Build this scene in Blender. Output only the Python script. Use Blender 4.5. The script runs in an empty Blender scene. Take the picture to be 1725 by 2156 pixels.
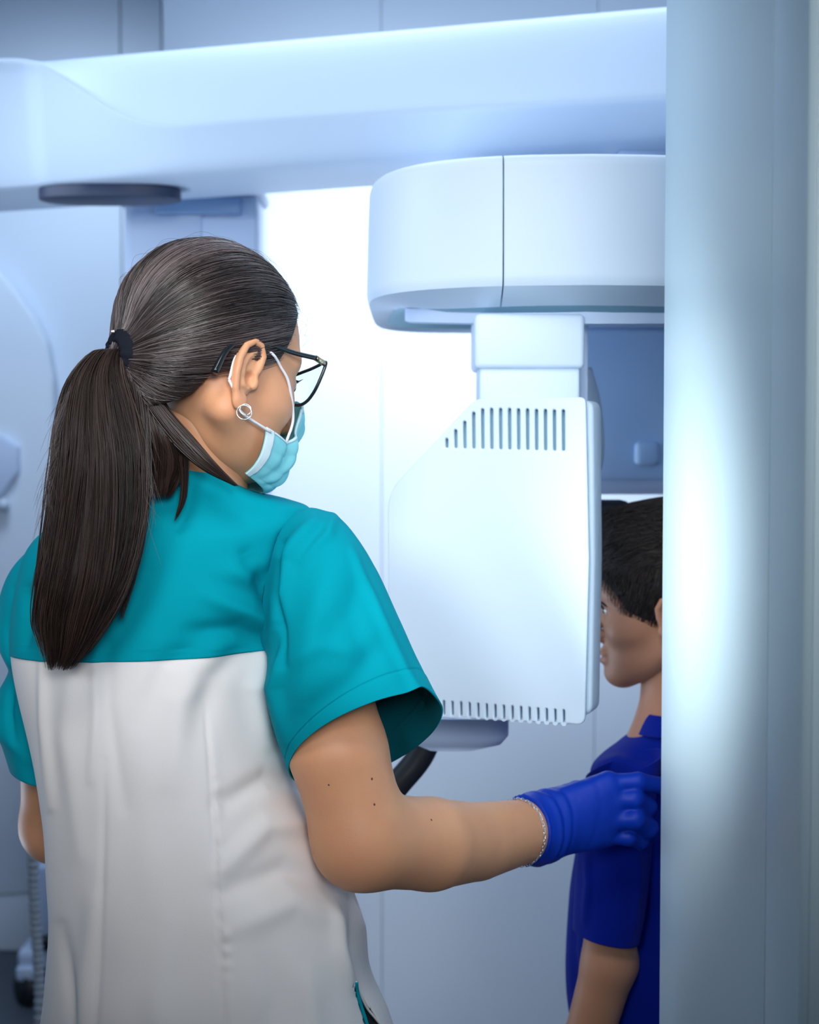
import bpy, bmesh, math, random
import numpy as np
from mathutils import Vector, Matrix
random.seed(7); RNG = np.random.default_rng(7)
SC = bpy.context.scene; COL = SC.collection
R = math.radians
# ------------------------------------------------------------------ camera
FPX, W, H = 3300.0, 1725.0, 2156.0
CAMZ, PITCH = 1.48, R(2.5)
cd = bpy.data.cameras.new('camera'); cam = bpy.data.objects.new('camera', cd); COL.objects.link(cam)
cd.sensor_fit = 'HORIZONTAL'; cd.sensor_width = 24.0; cd.lens = FPX / W * 24.0
cd.clip_start = 0.05; cd.clip_end = 60
cam.location = (0, 0, CAMZ); cam.rotation_euler = (R(90) - PITCH, 0, 0)
cd.dof.use_dof = True; cd.dof.focus_distance = 1.50; cd.dof.aperture_fstop = 5.0
SC.camera = cam
SC.view_settings.view_transform = 'Standard'; SC.view_settings.look = 'None'
SC.view_settings.gamma = 1.0; SC.view_settings.exposure = 0.0; SC.view_settings.use_curve_mapping = False
# ------------------------------------------------------------------ world and lights
wd = bpy.data.worlds.new('world'); SC.world = wd; wd.use_nodes = True
wd.node_tree.nodes['Background'].inputs[0].default_value = (0.50, 0.70, 1.0, 1)
wd.node_tree.nodes['Background'].inputs[1].default_value = 0.075
def aim(o, tgt):
    o.rotation_euler = (Vector(tgt) - o.location).to_track_quat('-Z', 'Y').to_euler()
def area(name, loc, tgt, size, power, col, spread=180):
    l = bpy.data.lights.new(name, 'AREA'); l.shape = 'RECTANGLE'; l.size, l.size_y = size
    l.energy = power; l.color = col; l.spread = R(spread)
    o = bpy.data.objects.new(name, l); COL.objects.link(o); o.location = loc; aim(o, tgt); return o
def spot(name, loc, tgt, power, col, cone, blend=1.0, rad=0.1):
    l = bpy.data.lights.new(name, 'SPOT'); l.energy = power; l.color = col
    l.spot_size = R(cone); l.spot_blend = blend; l.shadow_soft_size = rad
    o = bpy.data.objects.new(name, l); COL.objects.link(o); o.location = loc; aim(o, tgt); return o
COOL = (0.66, 0.80, 1.0); NEUT = (1.0, 0.97, 0.95)
area('ceiling_lamp_booth', (0.1, 2.60, 2.85), (0.1, 2.75, 0), (1.4, 0.8), 12, COOL, 140)
area('side_fill_booth', (-1.5, 1.9, 2.2), (0.2, 2.5, 1.95), (1.0, 0.8), 3.8, COOL, 80)  # added fill from the left for beam and machine, no fixture there
area('low_bounce_fill', (-1.1, 2.45, 0.8), (0.25, 2.25, 1.9), (0.8, 0.5), 4.2, COOL, 100)  # added low fill in place of bounce, lifts the undersides
spot('wall_fill', (0.10, 2.85, 2.1), (-0.10, 3.5, 1.60), 40, (0.95, 0.97, 1.0), 118, 1.0, 0.2)  # added unseen spot behind the beam, whitens the centre wall
spot('wall_fill_low', (0.55, 2.9, 1.75), (0.38, 3.5, 1.05), 9, (0.80, 0.90, 1.0), 120, 1.0, 0.2)  # second added spot out of sight, lifts the lower wall
spot('cassette_fill', (-0.62, 2.0, 1.45), (0.42, 2.3, 1.76), 9, (0.70, 0.85, 1.0), 50, 1.0, 0.1)  # added fill to brighten the cassette window, not a real fixture
spot('column_fill', (-0.98, 1.95, 1.95), (-0.33, 2.78, 1.85), 9, (0.66, 0.80, 1.0), 50, 1.0, 0.1)  # added fill aimed at the support column
spot('alcove_fill', (-0.85, 3.7, 2.60), (-1.0, 4.6, 1.6), 46, (0.66, 0.80, 1.0), 128, 1.0, 0.25)  # added unseen spot that lights the recessed wall at left
spot('beam_fill', (0.15, 1.2, 2.75), (0.10, 2.35, 1.97), 12, (0.86, 0.93, 1.0), 70, 1.0, 0.2)  # added fill that brightens the overhead beam
spot('doorway_lamp', (-0.2, 0.5, 2.7), (-0.12, 1.62, 1.62), 84, NEUT, 36, 1.0, 0.35)
spot('corridor_lamp', (-0.9, -0.7, 2.1), (0.02, 1.65, 1.51), 140, (0.88, 0.95, 1.0), 27, 1.0, 0.40)
spot('front_fill', (0.25, -0.8, 2.05), (-0.18, 1.55, 1.50), 172, (0.96, 0.975, 1.0), 28, 1.0, 0.35)  # added frontal fill, brightens the upper tunic and fades downwards
spot('reveal_fill', (-0.30, 0.98, 1.40), (0.275, 1.54, 1.36), 72, (0.92, 0.98, 1.0), 27, 1.0, 0.14).scale = (1, 1.5, 1)  # added spot that makes the bright patch on the door reveal

# ------------------------------------------------------------------ measurement helper: photo pixel + distance -> world
CP, SP = math.cos(PITCH), math.sin(PITCH)
def ray(px, py):
    u = (px - W / 2) / FPX; v = (H / 2 - py) / FPX
    return np.array([u, CP + v * SP, -SP + v * CP])
def P(px, py, Y):
    d = ray(px, py); return np.array([0, 0, CAMZ]) + d * (Y / d[1])
def proj(p):
    p = np.asarray(p, float) - np.array([0, 0, CAMZ])
    f = p[..., 1] * CP - p[..., 2] * SP; v = p[..., 1] * SP + p[..., 2] * CP
    return W / 2 + FPX * p[..., 0] / f, H / 2 - FPX * v / f

# ------------------------------------------------------------------ materials
def mat(name, base, rough=0.5, spec=0.5, metal=0.0, bump=None, sss=0.0, coat=0.0, vary=None, sheen=0.0, trans=0.0, attr=None, wave=None, aniso=0.0):
    m = bpy.data.materials.new(name); m.use_nodes = True; nt = m.node_tree; b = nt.nodes['Principled BSDF']
    L = nt.links.new
    b.inputs['Base Color'].default_value = (*base, 1); b.inputs['Roughness'].default_value = rough
    b.inputs['Specular IOR Level'].default_value = spec; b.inputs['Metallic'].default_value = metal
    b.inputs['Coat Weight'].default_value = coat; b.inputs['Sheen Weight'].default_value = sheen
    b.inputs['Transmission Weight'].default_value = trans
    if sss:
        b.inputs['Subsurface Weight'].default_value = sss
        b.inputs['Subsurface Radius'].default_value = (1.0, 0.35, 0.2); b.inputs['Subsurface Scale'].default_value = 0.006
    tc = nt.nodes.new('ShaderNodeTexCoord')
    if vary:
        sc_, amt, c2 = vary
        n = nt.nodes.new('ShaderNodeTexNoise'); n.inputs['Scale'].default_value = sc_; n.inputs['Detail'].default_value = 4
        L(tc.outputs['Object'], n.inputs['Vector'])
        r = nt.nodes.new('ShaderNodeMapRange'); r.inputs[1].default_value = 0.35; r.inputs[2].default_value = 0.7
        r.inputs[3].default_value = 0; r.inputs[4].default_value = amt; L(n.outputs['Fac'], r.inputs[0])
        mx = nt.nodes.new('ShaderNodeMix'); mx.data_type = 'RGBA'
        mx.inputs[6].default_value = (*base, 1); mx.inputs[7].default_value = (*c2, 1)
        L(r.outputs[0], mx.inputs[0]); L(mx.outputs[2], b.inputs['Base Color'])
    if attr:
        a = nt.nodes.new('ShaderNodeAttribute'); a.attribute_name = attr
        L(a.outputs['Color'], b.inputs['Base Color'])
    if bump:
        sc_, st = bump
        n = nt.nodes.new('ShaderNodeTexNoise'); n.inputs['Scale'].default_value = sc_; n.inputs['Detail'].default_value = 3
        L(tc.outputs['Object'], n.inputs['Vector'])
        bp = nt.nodes.new('ShaderNodeBump'); bp.inputs['Strength'].default_value = st; bp.inputs['Distance'].default_value = 0.001
        L(n.outputs['Fac'], bp.inputs['Height']); L(bp.outputs[0], b.inputs['Normal'])
    return m
def srgb(r, g, b):
    f = lambda c: (c / 255 / 12.92) if c <= 10 else ((c / 255 + 0.055) / 1.055) ** 2.4
    return (f(r), f(g), f(b))
M = dict(
    plastic=mat('white_plastic', (0.64, 0.76, 0.90), 0.48, 0.5, bump=(900, 0.02)),
    plastic2=mat('matt_plastic', (0.56, 0.68, 0.88), 0.5, 0.4, bump=(700, 0.03)),
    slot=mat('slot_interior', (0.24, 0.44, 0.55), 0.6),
    dark=mat('dark_plastic', (0.015, 0.018, 0.022), 0.45, 0.4, bump=(500, 0.05)),
    navy=mat('dark_joint', (0.035, 0.05, 0.10), 0.5),
    tint=mat('tinted_panel', (0.26, 0.42, 0.68), 0.3, 0.5, vary=(5, 0.5, (0.31, 0.48, 0.74))),
    tint2=mat('pale_blue_panel', (0.42, 0.60, 0.84), 0.4, 0.4, vary=(6, 0.6, (0.50, 0.66, 0.88))),
    wall=mat('wall_paint', (0.72, 0.82, 0.93), 0.7, 0.2, bump=(300, 0.04)),
    wall2=mat('wall_paint_blue', (0.50, 0.66, 0.85), 0.7, 0.2, bump=(300, 0.04)),
    reveal=mat('lacquered_metal', (0.60, 0.77, 0.85), 0.42, 0.4, bump=(260, 0.03)),
    floor=mat('floor_vinyl', (0.055, 0.075, 0.10), 0.5, 0.4, vary=(9, 0.6, (0.08, 0.09, 0.11))),
    ceil=mat('ceiling_paint', (0.7, 0.78, 0.85), 0.8),
    skin=mat('skin', srgb(216, 158, 119), 0.48, 0.35, sss=0.25, bump=(420, 0.12), vary=(28, 0.35, srgb(205, 140, 112))),
    skinb=mat('skin_child', srgb(190, 138, 108), 0.5, 0.35, sss=0.2, bump=(420, 0.08), vary=(25, 0.12, srgb(176, 118, 92))),
    teal=mat('teal_cotton', (0.0, 0.30, 0.385), 0.85, 0.06, bump=(1500, 0.25)),
    teal_shade=mat('teal_inside_shade', (0.0, 0.08, 0.11), 0.9, 0.1),  # same teal cloth, shade inside the sleeves put into the colour
    white=mat('white_cotton', (0.85, 0.83, 0.84), 0.8, 0.15, bump=(1500, 0.2), vary=(5, 0.35, (0.78, 0.74, 0.68))),
    black=mat('black_cloth', (0.01, 0.012, 0.02), 0.8, 0.1, bump=(900, 0.3)),
    shoe=mat('shoe_white', (0.6, 0.62, 0.65), 0.6),
    blue=mat('blue_cotton', (0.001, 0.014, 0.27), 0.8, 0.08, bump=(1300, 0.3), sheen=0.05),
    glove=mat('nitrile_glove', (0.001, 0.035, 0.42), 0.45, 0.25, bump=(180, 0.25)),
    hairb=mat('hair_under', (0.020, 0.013, 0.011), 0.6, 0.3, bump=(300, 0.4)),
    hair=mat('hair_strands', (0.05, 0.03, 0.02), 0.32, 0.7, attr='tone'),
    hairp=mat('tail_strands', (0.05, 0.03, 0.02), 0.42, 0.4, attr='tone'),
    hairk=mat('hair_child', (0.010, 0.008, 0.007), 0.5, 0.35, attr='tone'),
    frame=mat('black_acetate', (0.008, 0.012, 0.016), 0.18, 0.5),
    brass=mat('brass_hinge', (0.75, 0.60, 0.35), 0.25, metal=1.0),
    lens=mat('clear_lens', (0.92, 0.97, 1.0), 0.02, 0.5, trans=1.0),
    silver=mat('silver', (0.8, 0.8, 0.82), 0.2, metal=1.0),
    mask=mat('mask_fabric', (0.22, 0.62, 0.70), 0.85, 0.1, bump=(1800, 0.3)),
    maskw=mat('mask_edge', (0.62, 0.76, 0.82), 0.85, 0.1, bump=(1500, 0.3)),
    cord=mat('white_elastic', (0.80, 0.80, 0.86), 0.8, 0.1),
    eye=mat('eye_white', (0.75, 0.73, 0.72), 0.15), iris=mat('eye_iris', (0.03, 0.015, 0.01), 0.1),
    lip=mat('lip', srgb(176, 100, 90), 0.45, sss=0.1), mole=mat('mole', srgb(95, 58, 42), 0.6),
    hose=mat('hose_grey', (0.35, 0.42, 0.50), 0.5),
)
M['lens'].node_tree.nodes['Principled BSDF'].inputs['IOR'].default_value = 1.015
# ------------------------------------------------------------------ object helpers
ROOTLOC = {}
def tag(o, label=None, cat=None, group=None, kind=None):
    if label: o['label'] = label
    if cat: o['category'] = cat
    if group: o['group'] = group
    if kind: o['kind'] = kind
    return o
def thing(name, loc, label, cat, group=None):
    o = bpy.data.objects.new(name, None); COL.objects.link(o); o.location = loc; o.empty_display_size = 0.05
    ROOTLOC[o] = np.array(loc, float); return tag(o, label, cat, group)
def rootloc(par):
    if par is None: return np.zeros(3)
    q = par
    while q.parent: q = q.parent
    return ROOTLOC.get(q, np.array(q.location))
def obj(name, V, F, m, par=None, smooth=True, label=None, origin=None):
    """V in world metres; F list of faces or (n,4)/(n,3) array"""
    off = rootloc(par) if par else (np.array(origin, float) if origin is not None else np.zeros(3))
    V = np.asarray(V, float) - off
    me = bpy.data.meshes.new(name)
    if isinstance(F, np.ndarray):
        n, k = F.shape
        me.vertices.add(len(V)); me.vertices.foreach_set('co', V.astype(np.float32).ravel())
        me.loops.add(n * k); me.loops.foreach_set('vertex_index', F.astype(np.int32).ravel())
        me.polygons.add(n); me.polygons.foreach_set('loop_start', np.arange(0, n * k, k, dtype=np.int32))
        me.update(calc_edges=True)
    else:
        me.from_pydata([tuple(v) for v in V], [], [tuple(int(i) for i in f) for f in F]); me.update()
    if smooth: me.polygons.foreach_set('use_smooth', np.ones(len(me.polygons), bool))
    me.materials.append(m)
    o = bpy.data.objects.new(name, me); COL.objects.link(o)
    if par: o.parent = par
    elif origin is not None: o.location = origin; ROOTLOC[o] = np.array(origin, float)
    if label: o['label'] = label
    return o
def join(parts):
    VV, FF, n = [], [], 0
    for V, F in parts:
        VV.append(np.asarray(V, float)); FF += [tuple(int(i) + n for i in f) for f in F]; n += len(V)
    return np.vstack(VV), FF
def bm_arrays(bm):
    bm.verts.index_update()
    V = np.array([v.co[:] for v in bm.verts]); F = [tuple(v.index for v in f.verts) for f in bm.faces]; bm.free(); return V, F
def rbox(c, s, bev=0.01, seg=3, rot=None):
    bm = bmesh.new(); bmesh.ops.create_cube(bm, size=1)
    for v in bm.verts: v.co = Vector((v.co.x * s[0], v.co.y * s[1], v.co.z * s[2]))
    if bev: bmesh.ops.bevel(bm, geom=bm.edges[:], offset=min(bev, min(s) * 0.45), segments=seg, affect='EDGES', profile=0.5)
    V, F = bm_arrays(bm)
    if rot is not None: V = V @ np.array(rot).T
    return V + np.array(c), F
def wn(o, ang=35):
    o.data.set_sharp_from_angle(angle=R(ang)); return o
def cr(pts, n):
    """Catmull-Rom resample through rows of pts (any dimension)"""
    pts = np.asarray(pts, float); m = len(pts)
    ext = np.vstack([2 * pts[0] - pts[1], pts, 2 * pts[-1] - pts[-2]])
    out = []
    for t in np.linspace(0, m - 1 - 1e-9, n):
        i = int(t); f = t - i; a, b, c, d = ext[i:i + 4]
        out.append(0.5 * ((2 * b) + (-a + c) * f + (2 * a - 5 * b + 4 * c - d) * f * f + (-a + 3 * b - 3 * c + d) * f ** 3))
    return np.array(out)
def grid_faces(n, m, closed=True):
    i = np.arange(n - 1)[:, None]; j = np.arange(m if closed else m - 1)[None, :]; j2 = (j + 1) % m
    return np.stack([i * m + j, i * m + j2, (i + 1) * m + j2, (i + 1) * m + j], -1).reshape(-1, 4)
def tube(path, rad, k=10, caps=True):
    path = np.asarray(path, float); n = len(path); rad = np.broadcast_to(np.asarray(rad, float), (n,))
    T = np.gradient(path, axis=0); T /= np.linalg.norm(T, axis=1)[:, None] + 1e-12
    up = np.array([0, 0, 1.0]) if abs(T[0][2]) < 0.9 else np.array([1.0, 0, 0])
    N = np.zeros_like(T); n0 = np.cross(up, T[0]); N[0] = n0 / np.linalg.norm(n0)
    for i in range(1, n):
        v = N[i - 1] - T[i] * np.dot(N[i - 1], T[i]); N[i] = v / (np.linalg.norm(v) + 1e-12)
    B = np.cross(T, N); a = np.linspace(0, 2 * np.pi, k, endpoint=False)
    V = path[:, None] + rad[:, None, None] * (np.cos(a)[None, :, None] * N[:, None] + np.sin(a)[None, :, None] * B[:, None])
    F = [tuple(f) for f in grid_faces(n, k)]
    if caps: F += [tuple(range(k))[::-1], tuple((n - 1) * k + j for j in range(k))]
    return V.reshape(-1, 3), F
# ------------------------------------------------------------------ signed distance modelling
def smin(a, b, k):
    h = np.clip(0.5 + 0.5 * (b - a) / k, 0, 1); return b + (a - b) * h - k * h * (1 - h)
def smax(a, b, k): return -smin(-a, -b, k)
def rc(p, a, b, ra, rb):
    a = np.asarray(a, float); b = np.asarray(b, float); ba = b - a
    t = np.clip((p - a) @ ba / (ba @ ba + 1e-12), 0, 1)
    return np.linalg.norm(p - a - t[:, None] * ba, axis=1) - (ra + (rb - ra) * t)
def ell(p, c, r):
    q = p - np.asarray(c, float); r = np.asarray(r, float)
    k0 = np.linalg.norm(q / r, axis=1); k1 = np.linalg.norm(q / r ** 2, axis=1) + 1e-9
    return k0 * (k0 - 1) / k1
def nets(f, lo, hi, h):
    lo = np.asarray(lo, float); hi = np.asarray(hi, float); B = 12
    nb = np.ceil((hi - lo) / (h * B)).astype(int); N = nb * B
    G = np.empty(tuple(N), np.float32)
    ci = np.stack(np.meshgrid(*[np.arange(k) for k in nb], indexing='ij'), -1).reshape(-1, 3)
    cc = lo + (ci * B + (B - 1) / 2) * h; dc = f(cc); rad = h * B * 0.87 * 1.5
    loc = np.stack(np.meshgrid(*[np.arange(B)] * 3, indexing='ij'), -1).reshape(-1, 3)
    act = np.abs(dc) < rad
    for i in np.nonzero(~act)[0]:
        a, b, c = ci[i] * B; G[a:a + B, b:b + B, c:c + B] = np.sign(dc[i]) * 1.0
    ai = np.nonzero(act)[0]
    for s in range(0, len(ai), 60):
        ch = ai[s:s + 60]; pts = lo + (ci[ch][:, None] * B + loc[None]) * h
        val = f(pts.reshape(-1, 3)).reshape(len(ch), B, B, B)
        for q, i in enumerate(ch):
            a, b, c = ci[i] * B; G[a:a + B, b:b + B, c:c + B] = val[q]
    S = G < 0
    off = [(x, y, z) for x in (0, 1) for y in (0, 1) for z in (0, 1)]
    n = N - 1; sl = lambda o: tuple(slice(o[k], o[k] + n[k]) for k in range(3))
    cnt = sum(S[sl(o)].astype(np.int8) for o in off); mask = (cnt > 0) & (cnt < 8)
    idx = np.argwhere(mask); ids = -np.ones(tuple(n), np.int64); ids[mask] = np.arange(len(idx))
    acc = np.zeros((len(idx), 3)); num = np.zeros(len(idx))
    g = {o: G[idx[:, 0] + o[0], idx[:, 1] + o[1], idx[:, 2] + o[2]].astype(float) for o in off}
    for a in off:
        for ax in range(3):
            if a[ax]: continue
            b = list(a); b[ax] = 1; b = tuple(b); ga, gb = g[a], g[b]; cx = (ga < 0) != (gb < 0)
            t = np.where(cx, ga / np.where(cx, ga - gb, 1), 0); p = np.tile(np.array(a, float), (len(idx), 1)); p[:, ax] += t
            acc += p * cx[:, None]; num += cx
    V = lo + (idx + acc / num[:, None]) * h
    Fs = []
    for ax in range(3):
        u, v = (ax + 1) % 3, (ax + 2) % 3
        s0 = [slice(1, n[k]) for k in range(3)]; s0[ax] = slice(0, n[ax]); s1 = list(s0); s1[ax] = slice(1, n[ax] + 1)
        A, Bq = S[tuple(s0)], S[tuple(s1)]; e = np.argwhere(A != Bq)
        st = A[tuple(e.T)]; base = e.copy(); base[:, u] += 1; base[:, v] += 1
        def gid(du, dv):
            q = base.copy(); q[:, u] += du; q[:, v] += dv; return ids[tuple(q.T)]
        q = np.stack([gid(-1, -1), gid(0, -1), gid(0, 0), gid(-1, 0)], 1)
        q[~st] = q[~st][:, ::-1]; Fs.append(q)
    F = np.vstack(Fs); return V, F[(F >= 0).all(1)]
def frame3(yaw, pitch, roll):
    """columns: forward, left, up. yaw measured from +x towards +y; pitch down positive; roll: left side down positive"""
    f = np.array([math.cos(yaw), math.sin(yaw), 0]); l = np.array([-math.sin(yaw), math.cos(yaw), 0]); u = np.array([0, 0, 1.0])
    f, u = f * math.cos(pitch) - u * math.sin(pitch), u * math.cos(pitch) + f * math.sin(pitch)
    l, u = l * math.cos(roll) - u * math.sin(roll), u * math.cos(roll) + l * math.sin(roll)
    return np.stack([f, l, u], 1)
def segd(x, y, pts):
    """distance in photo pixels from points to a polyline"""
    best = np.full(np.shape(x), 1e9); par = np.zeros(np.shape(x)); m = len(pts) - 1
    for i in range(m):
        ax, ay = pts[i]; bx, by = pts[i + 1]; dx, dy = bx - ax, by - ay
        t = np.clip(((x - ax) * dx + (y - ay) * dy) / (dx * dx + dy * dy), 0, 1)
        d = np.hypot(x - ax - t * dx, y - ay - t * dy); c = d < best; best = np.where(c, d, best); par = np.where(c, (i + t) / m, par)
    return best, par
def folds(x, y, lst):
    s = np.zeros(np.shape(x))
    for pts, w, a in lst:
        d, t = segd(x, y, pts); s += a * np.exp(-(d / w) ** 2) * np.sin(np.pi * np.clip(t * 0.9 + 0.05, 0, 1)) ** 0.5
    return s
def loft(rings, n, m, ex=2.3):
    """rings: (Lx,Ly,Rx,Ry,Yc,b,tilt) ; photo pixels of left and right limits at centre distance Yc, half depth b, tilt = z drop of the far side"""
    Rr = cr(rings, n); a = np.linspace(0, 2 * np.pi, m, endpoint=False); V = np.zeros((n, m, 3))
    c, s = np.cos(a), np.sin(a); ce = np.sign(c) * np.abs(c) ** (2 / ex); se = np.sign(s) * np.abs(s) ** (2 / ex)
    for i, (lx, ly, rx, ry, Y, b, tl) in enumerate(Rr):
        A = P(lx, ly, Y); B = P(rx, ry, Y); C = (A + B) / 2; h = (B - A) / 2
        V[i] = C + ce[:, None] * h + se[:, None] * np.array([0, b, -tl])
    return V
def vnorm(V):
    du = np.gradient(V, axis=0); dv = np.roll(V, -1, 1) - np.roll(V, 1, 1)
    N = np.cross(du, dv); N /= np.linalg.norm(N, axis=2)[..., None] + 1e-12
    c = V.mean(1, keepdims=True); s = np.sign(((V - c) * N).sum(-1).mean()); return N * s
def smooth_noise(p, sc, seed):
    r = np.random.default_rng(seed); out = np.zeros(p.shape[:-1])
    for k in range(6):
        d = r.normal(size=3); d *= sc * (0.6 + 0.8 * r.random()) / np.linalg.norm(d); out += np.sin(p @ d + r.random() * 6.28)
    return out / 6
def strands(guides, rad, tones, name, m, par, k=3):
    """guides (S,n,3); tapering strands merged in one mesh with a colour attribute"""
    S, n, _ = guides.shape; T = np.gradient(guides, axis=1); T /= np.linalg.norm(T, axis=2)[..., None] + 1e-9
    ref = RNG.normal(size=(S, 1, 3)); N = np.cross(T, ref); N /= np.linalg.norm(N, axis=2)[..., None] + 1e-9; B = np.cross(T, N)
    t = np.linspace(0, 1, n); tp = np.clip(np.minimum(t * 8 + 0.3, (1 - t) * 6 + 0.15), 0, 1)
    r = rad[:, None] * tp[None]; a = np.linspace(0, 2 * np.pi, k, endpoint=False)
    V = guides[:, :, None] + r[..., None, None] * (np.cos(a)[None, None, :, None] * N[:, :, None] + np.sin(a)[None, None, :, None] * B[:, :, None])
    gf = grid_faces(n, k); F = (gf[None] + (np.arange(S) * n * k)[:, None, None]).reshape(-1, 4)
    o = obj(name, V.reshape(-1, 3), F, m, par)
    at = o.data.color_attributes.new('tone', 'FLOAT_COLOR', 'POINT')
    c = np.ones((S, n * k, 4), np.float32); c[:, :, :3] = tones[:, None]; at.data.foreach_set('color', c.ravel()); return o
def solid(o, t=0.002, off=-1):
    md = o.modifiers.new('thickness', 'SOLIDIFY'); md.thickness = t; md.offset = off; return o
# ================================================================== SETTING
YB = 4.6
def wallpanel(name, c, s, m, par, bev=0.0012):
    V, F = rbox(c, s, bev, 1); return wn(obj(name, V, F, m, par))
def struct(name, c, s, m, bev=0.0, smooth=False):
    V, F = rbox(c, s, bev, 2); o = obj(name, V, F, m, None, smooth, origin=c); tag(o, kind='structure'); return o
wb = struct('wall_back', (0, YB + 0.08, 1.5), (5.0, 0.12, 3.0), M['wall2'])
xs = [-2.5, P(-420, 0, YB)[0], P(255, 0, YB)[0], P(342, 0, YB)[0], P(803, 0, YB)[0], P(1260, 0, YB)[0], 1.6, 2.5]
for i in range(len(xs) - 1):
    g = 0.004
    wallpanel('wall_panel', ((xs[i] + xs[i + 1]) / 2, YB, 1.54), (xs[i + 1] - xs[i] - g, 0.04, 2.92), M['wall'], wb)
struct('floor', (0, 1.6, -0.05), (5.0, 6.2, 0.1), M['floor'])
struct('ceiling', (0, 3.1, 3.05), (5.0, 3.3, 0.1), M['ceil'])
struct('wall_left', (-2.45, 3.1, 1.5), (0.1, 3.1, 3.0), M['wall'])
wc = struct('wall_centre', (P(342, 0, 3.5)[0] + 1.45, 3.68, 1.5), (2.9, 0.30, 3.0), M['wall2'])
cx_ = [P(342, 0, 3.5)[0], P(803, 0, 3.5)[0], P(1260, 0, 3.5)[0], 1.2, 2.3]
for i in range(4): wallpanel('wall_panel', ((cx_[i] + cx_[i + 1]) / 2, 3.515, 1.5), (cx_[i + 1] - cx_[i] - 0.0012, 0.03, 2.98), M['wall'], wc)
struct('baseboard_centre', (1.0, 3.49, 0.045), (2.6, 0.02, 0.09), M['wall'], 0.006)
bb = struct('baseboard_back', (0, YB - 0.035, 0.045), (4.9, 0.02, 0.09), M['wall'], 0.006)
# door reveal on the right: lacquered metal lining, far edge nearest the booth
XR = 0.2744
jr = struct('wall_right', (1.45, 1.42, 1.5), (2.1, 0.50, 3.0), M['wall'])
jx = jr
def strip(name, x0, y0, x1, y1, curve=0.0, par=jr, m=M['reveal']):
    """vertical lining strip from (x0,y0) far edge to (x1,y1) near edge, slightly bowed"""
    n = 14; t = np.linspace(0, 1, n); X = x0 + (x1 - x0) * t - curve * np.sin(np.pi * t); Y = y0 + (y1 - y0) * t
    X = np.concatenate([[x0 + 0.12], X, [x1 + 0.12]]); Y = np.concatenate([[y0 + 0.0], Y, [y1]])
    zs = [0.0, 3.0]; V = [(a, b, z) for z in zs for a, b in zip(X, Y)]; k = len(X)
    F = [(i, (i + 1) % k, k + (i + 1) % k, k + i) for i in range(k)] + [tuple(range(k))[::-1], tuple(range(k, 2 * k))]
    return wn(obj(name, V, F, m, par), 30)
def xat(px, Y): return (px - W / 2) / FPX * Y
strip('reveal_lining', xat(1397, 1.70), 1.70, xat(1620, 1.215), 1.215, 0.004)
strip('reveal_trim', xat(1622, 1.212), 1.212, xat(1694, 1.10), 1.10, 0.003)
strip('reveal_bead', xat(1697, 1.098), 1.098, xat(1712, 1.085), 1.085, 0.004)
strip('architrave', xat(1716, 1.083), 1.083, 0.45, 1.06, 0.0)
# ================================================================== X-RAY MACHINE
mach = thing('xray_machine', (0.1, 2.45, 0), 'large white and pale blue panoramic x-ray machine with vented hanging unit beneath its beam', 'x-ray machine')
# --- upper beam: stations along its length, each a closed profile
def beam():
    px = np.linspace(-420, 1560, 120)
    out = []
    bx = [-500, 60, 90, 120, 160, 200, 250, 300, 340, 380, 500, 900, 1395, 1600]
    by = [152, 152, 158, 166, 190, 217, 250, 271, 280, 283, 275, 250, 222, 212]
    YL = lambda x: 2.62 - (x / 1398.0) * 0.35
    for x in px:
        Y = YL(x); yt = 130 - (x / 1398) * 124; yb = 401 - (x / 1398) * 103; ym = np.interp(x, bx, by)
        e = max(0.0, (-x - 60) / 360); yt += 60 * e * e; yb -= 60 * e * e
        zt, zb, zm = P(x, yt, Y)[2], P(x, yb, Y)[2], P(x, ym, Y)[2]; X = P(x, 250, Y)[0]
        k = 0.012 if x < 88 else 0.0
        prof = [(Y + 0.34, zt + 0.0), (Y + 0.02, zt), (Y - 0.008, zt - 0.010), (Y - 0.062, zm + 0.010), (Y - 0.066, zm), (Y - 0.062 + k, zm - 0.008), (Y - 0.02 + k, zb + 0.012), (Y + 0.01, zb), (Y + 0.34, zb)]
        pr = np.array(prof)
        for _ in range(2):
            nx = np.roll(pr, -1, 0); q = np.empty((2 * len(pr), 2)); q[0::2] = pr * 0.75 + nx * 0.25; q[1::2] = pr * 0.25 + nx * 0.75; pr = q
        out.append(np.column_stack([np.full(len(pr), X), pr]))
    V = np.array(out); n, m = V.shape[:2]; F = [tuple(f) for f in grid_faces(n, m)] + [tuple(range(m))[::-1], tuple((n - 1) * m + j for j in range(m))]
    return V.reshape(-1, 3), F
V, F = beam(); wn(obj('overhead_beam', V, F, M['plastic'], mach), 50)
# --- joint plate and collar under beam
def boxpx(name, x0, y0, x1, y1, Y, dep, m, par, bev=0.006, label=None, seg=3):
    a = P(x0, y1, Y); b = P(x1, y0, Y)
    V, F = rbox(((a[0] + b[0]) / 2, Y + dep / 2, (a[2] + b[2]) / 2), (b[0] - a[0], dep, b[2] - a[2]), bev, seg)
    return wn(obj(name, V, F, m, par, label=label), 40)
pc = P(232, 400, 2.64) - [0, 0, 0.019]; a = np.linspace(0, 2 * np.pi, 48, endpoint=False); Vp = []
for dz, sc_ in ((0.0, 0.94), (0.002, 1.0), (0.020, 1.0), (0.022, 0.97)): Vp.append(pc + np.column_stack([np.sign(np.cos(a)) * np.abs(np.cos(a)) ** 0.8 * 0.118 * sc_, np.sign(np.sin(a)) * np.abs(np.sin(a)) ** 0.8 * 0.055 * sc_, np.full(48, dz)]))
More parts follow.
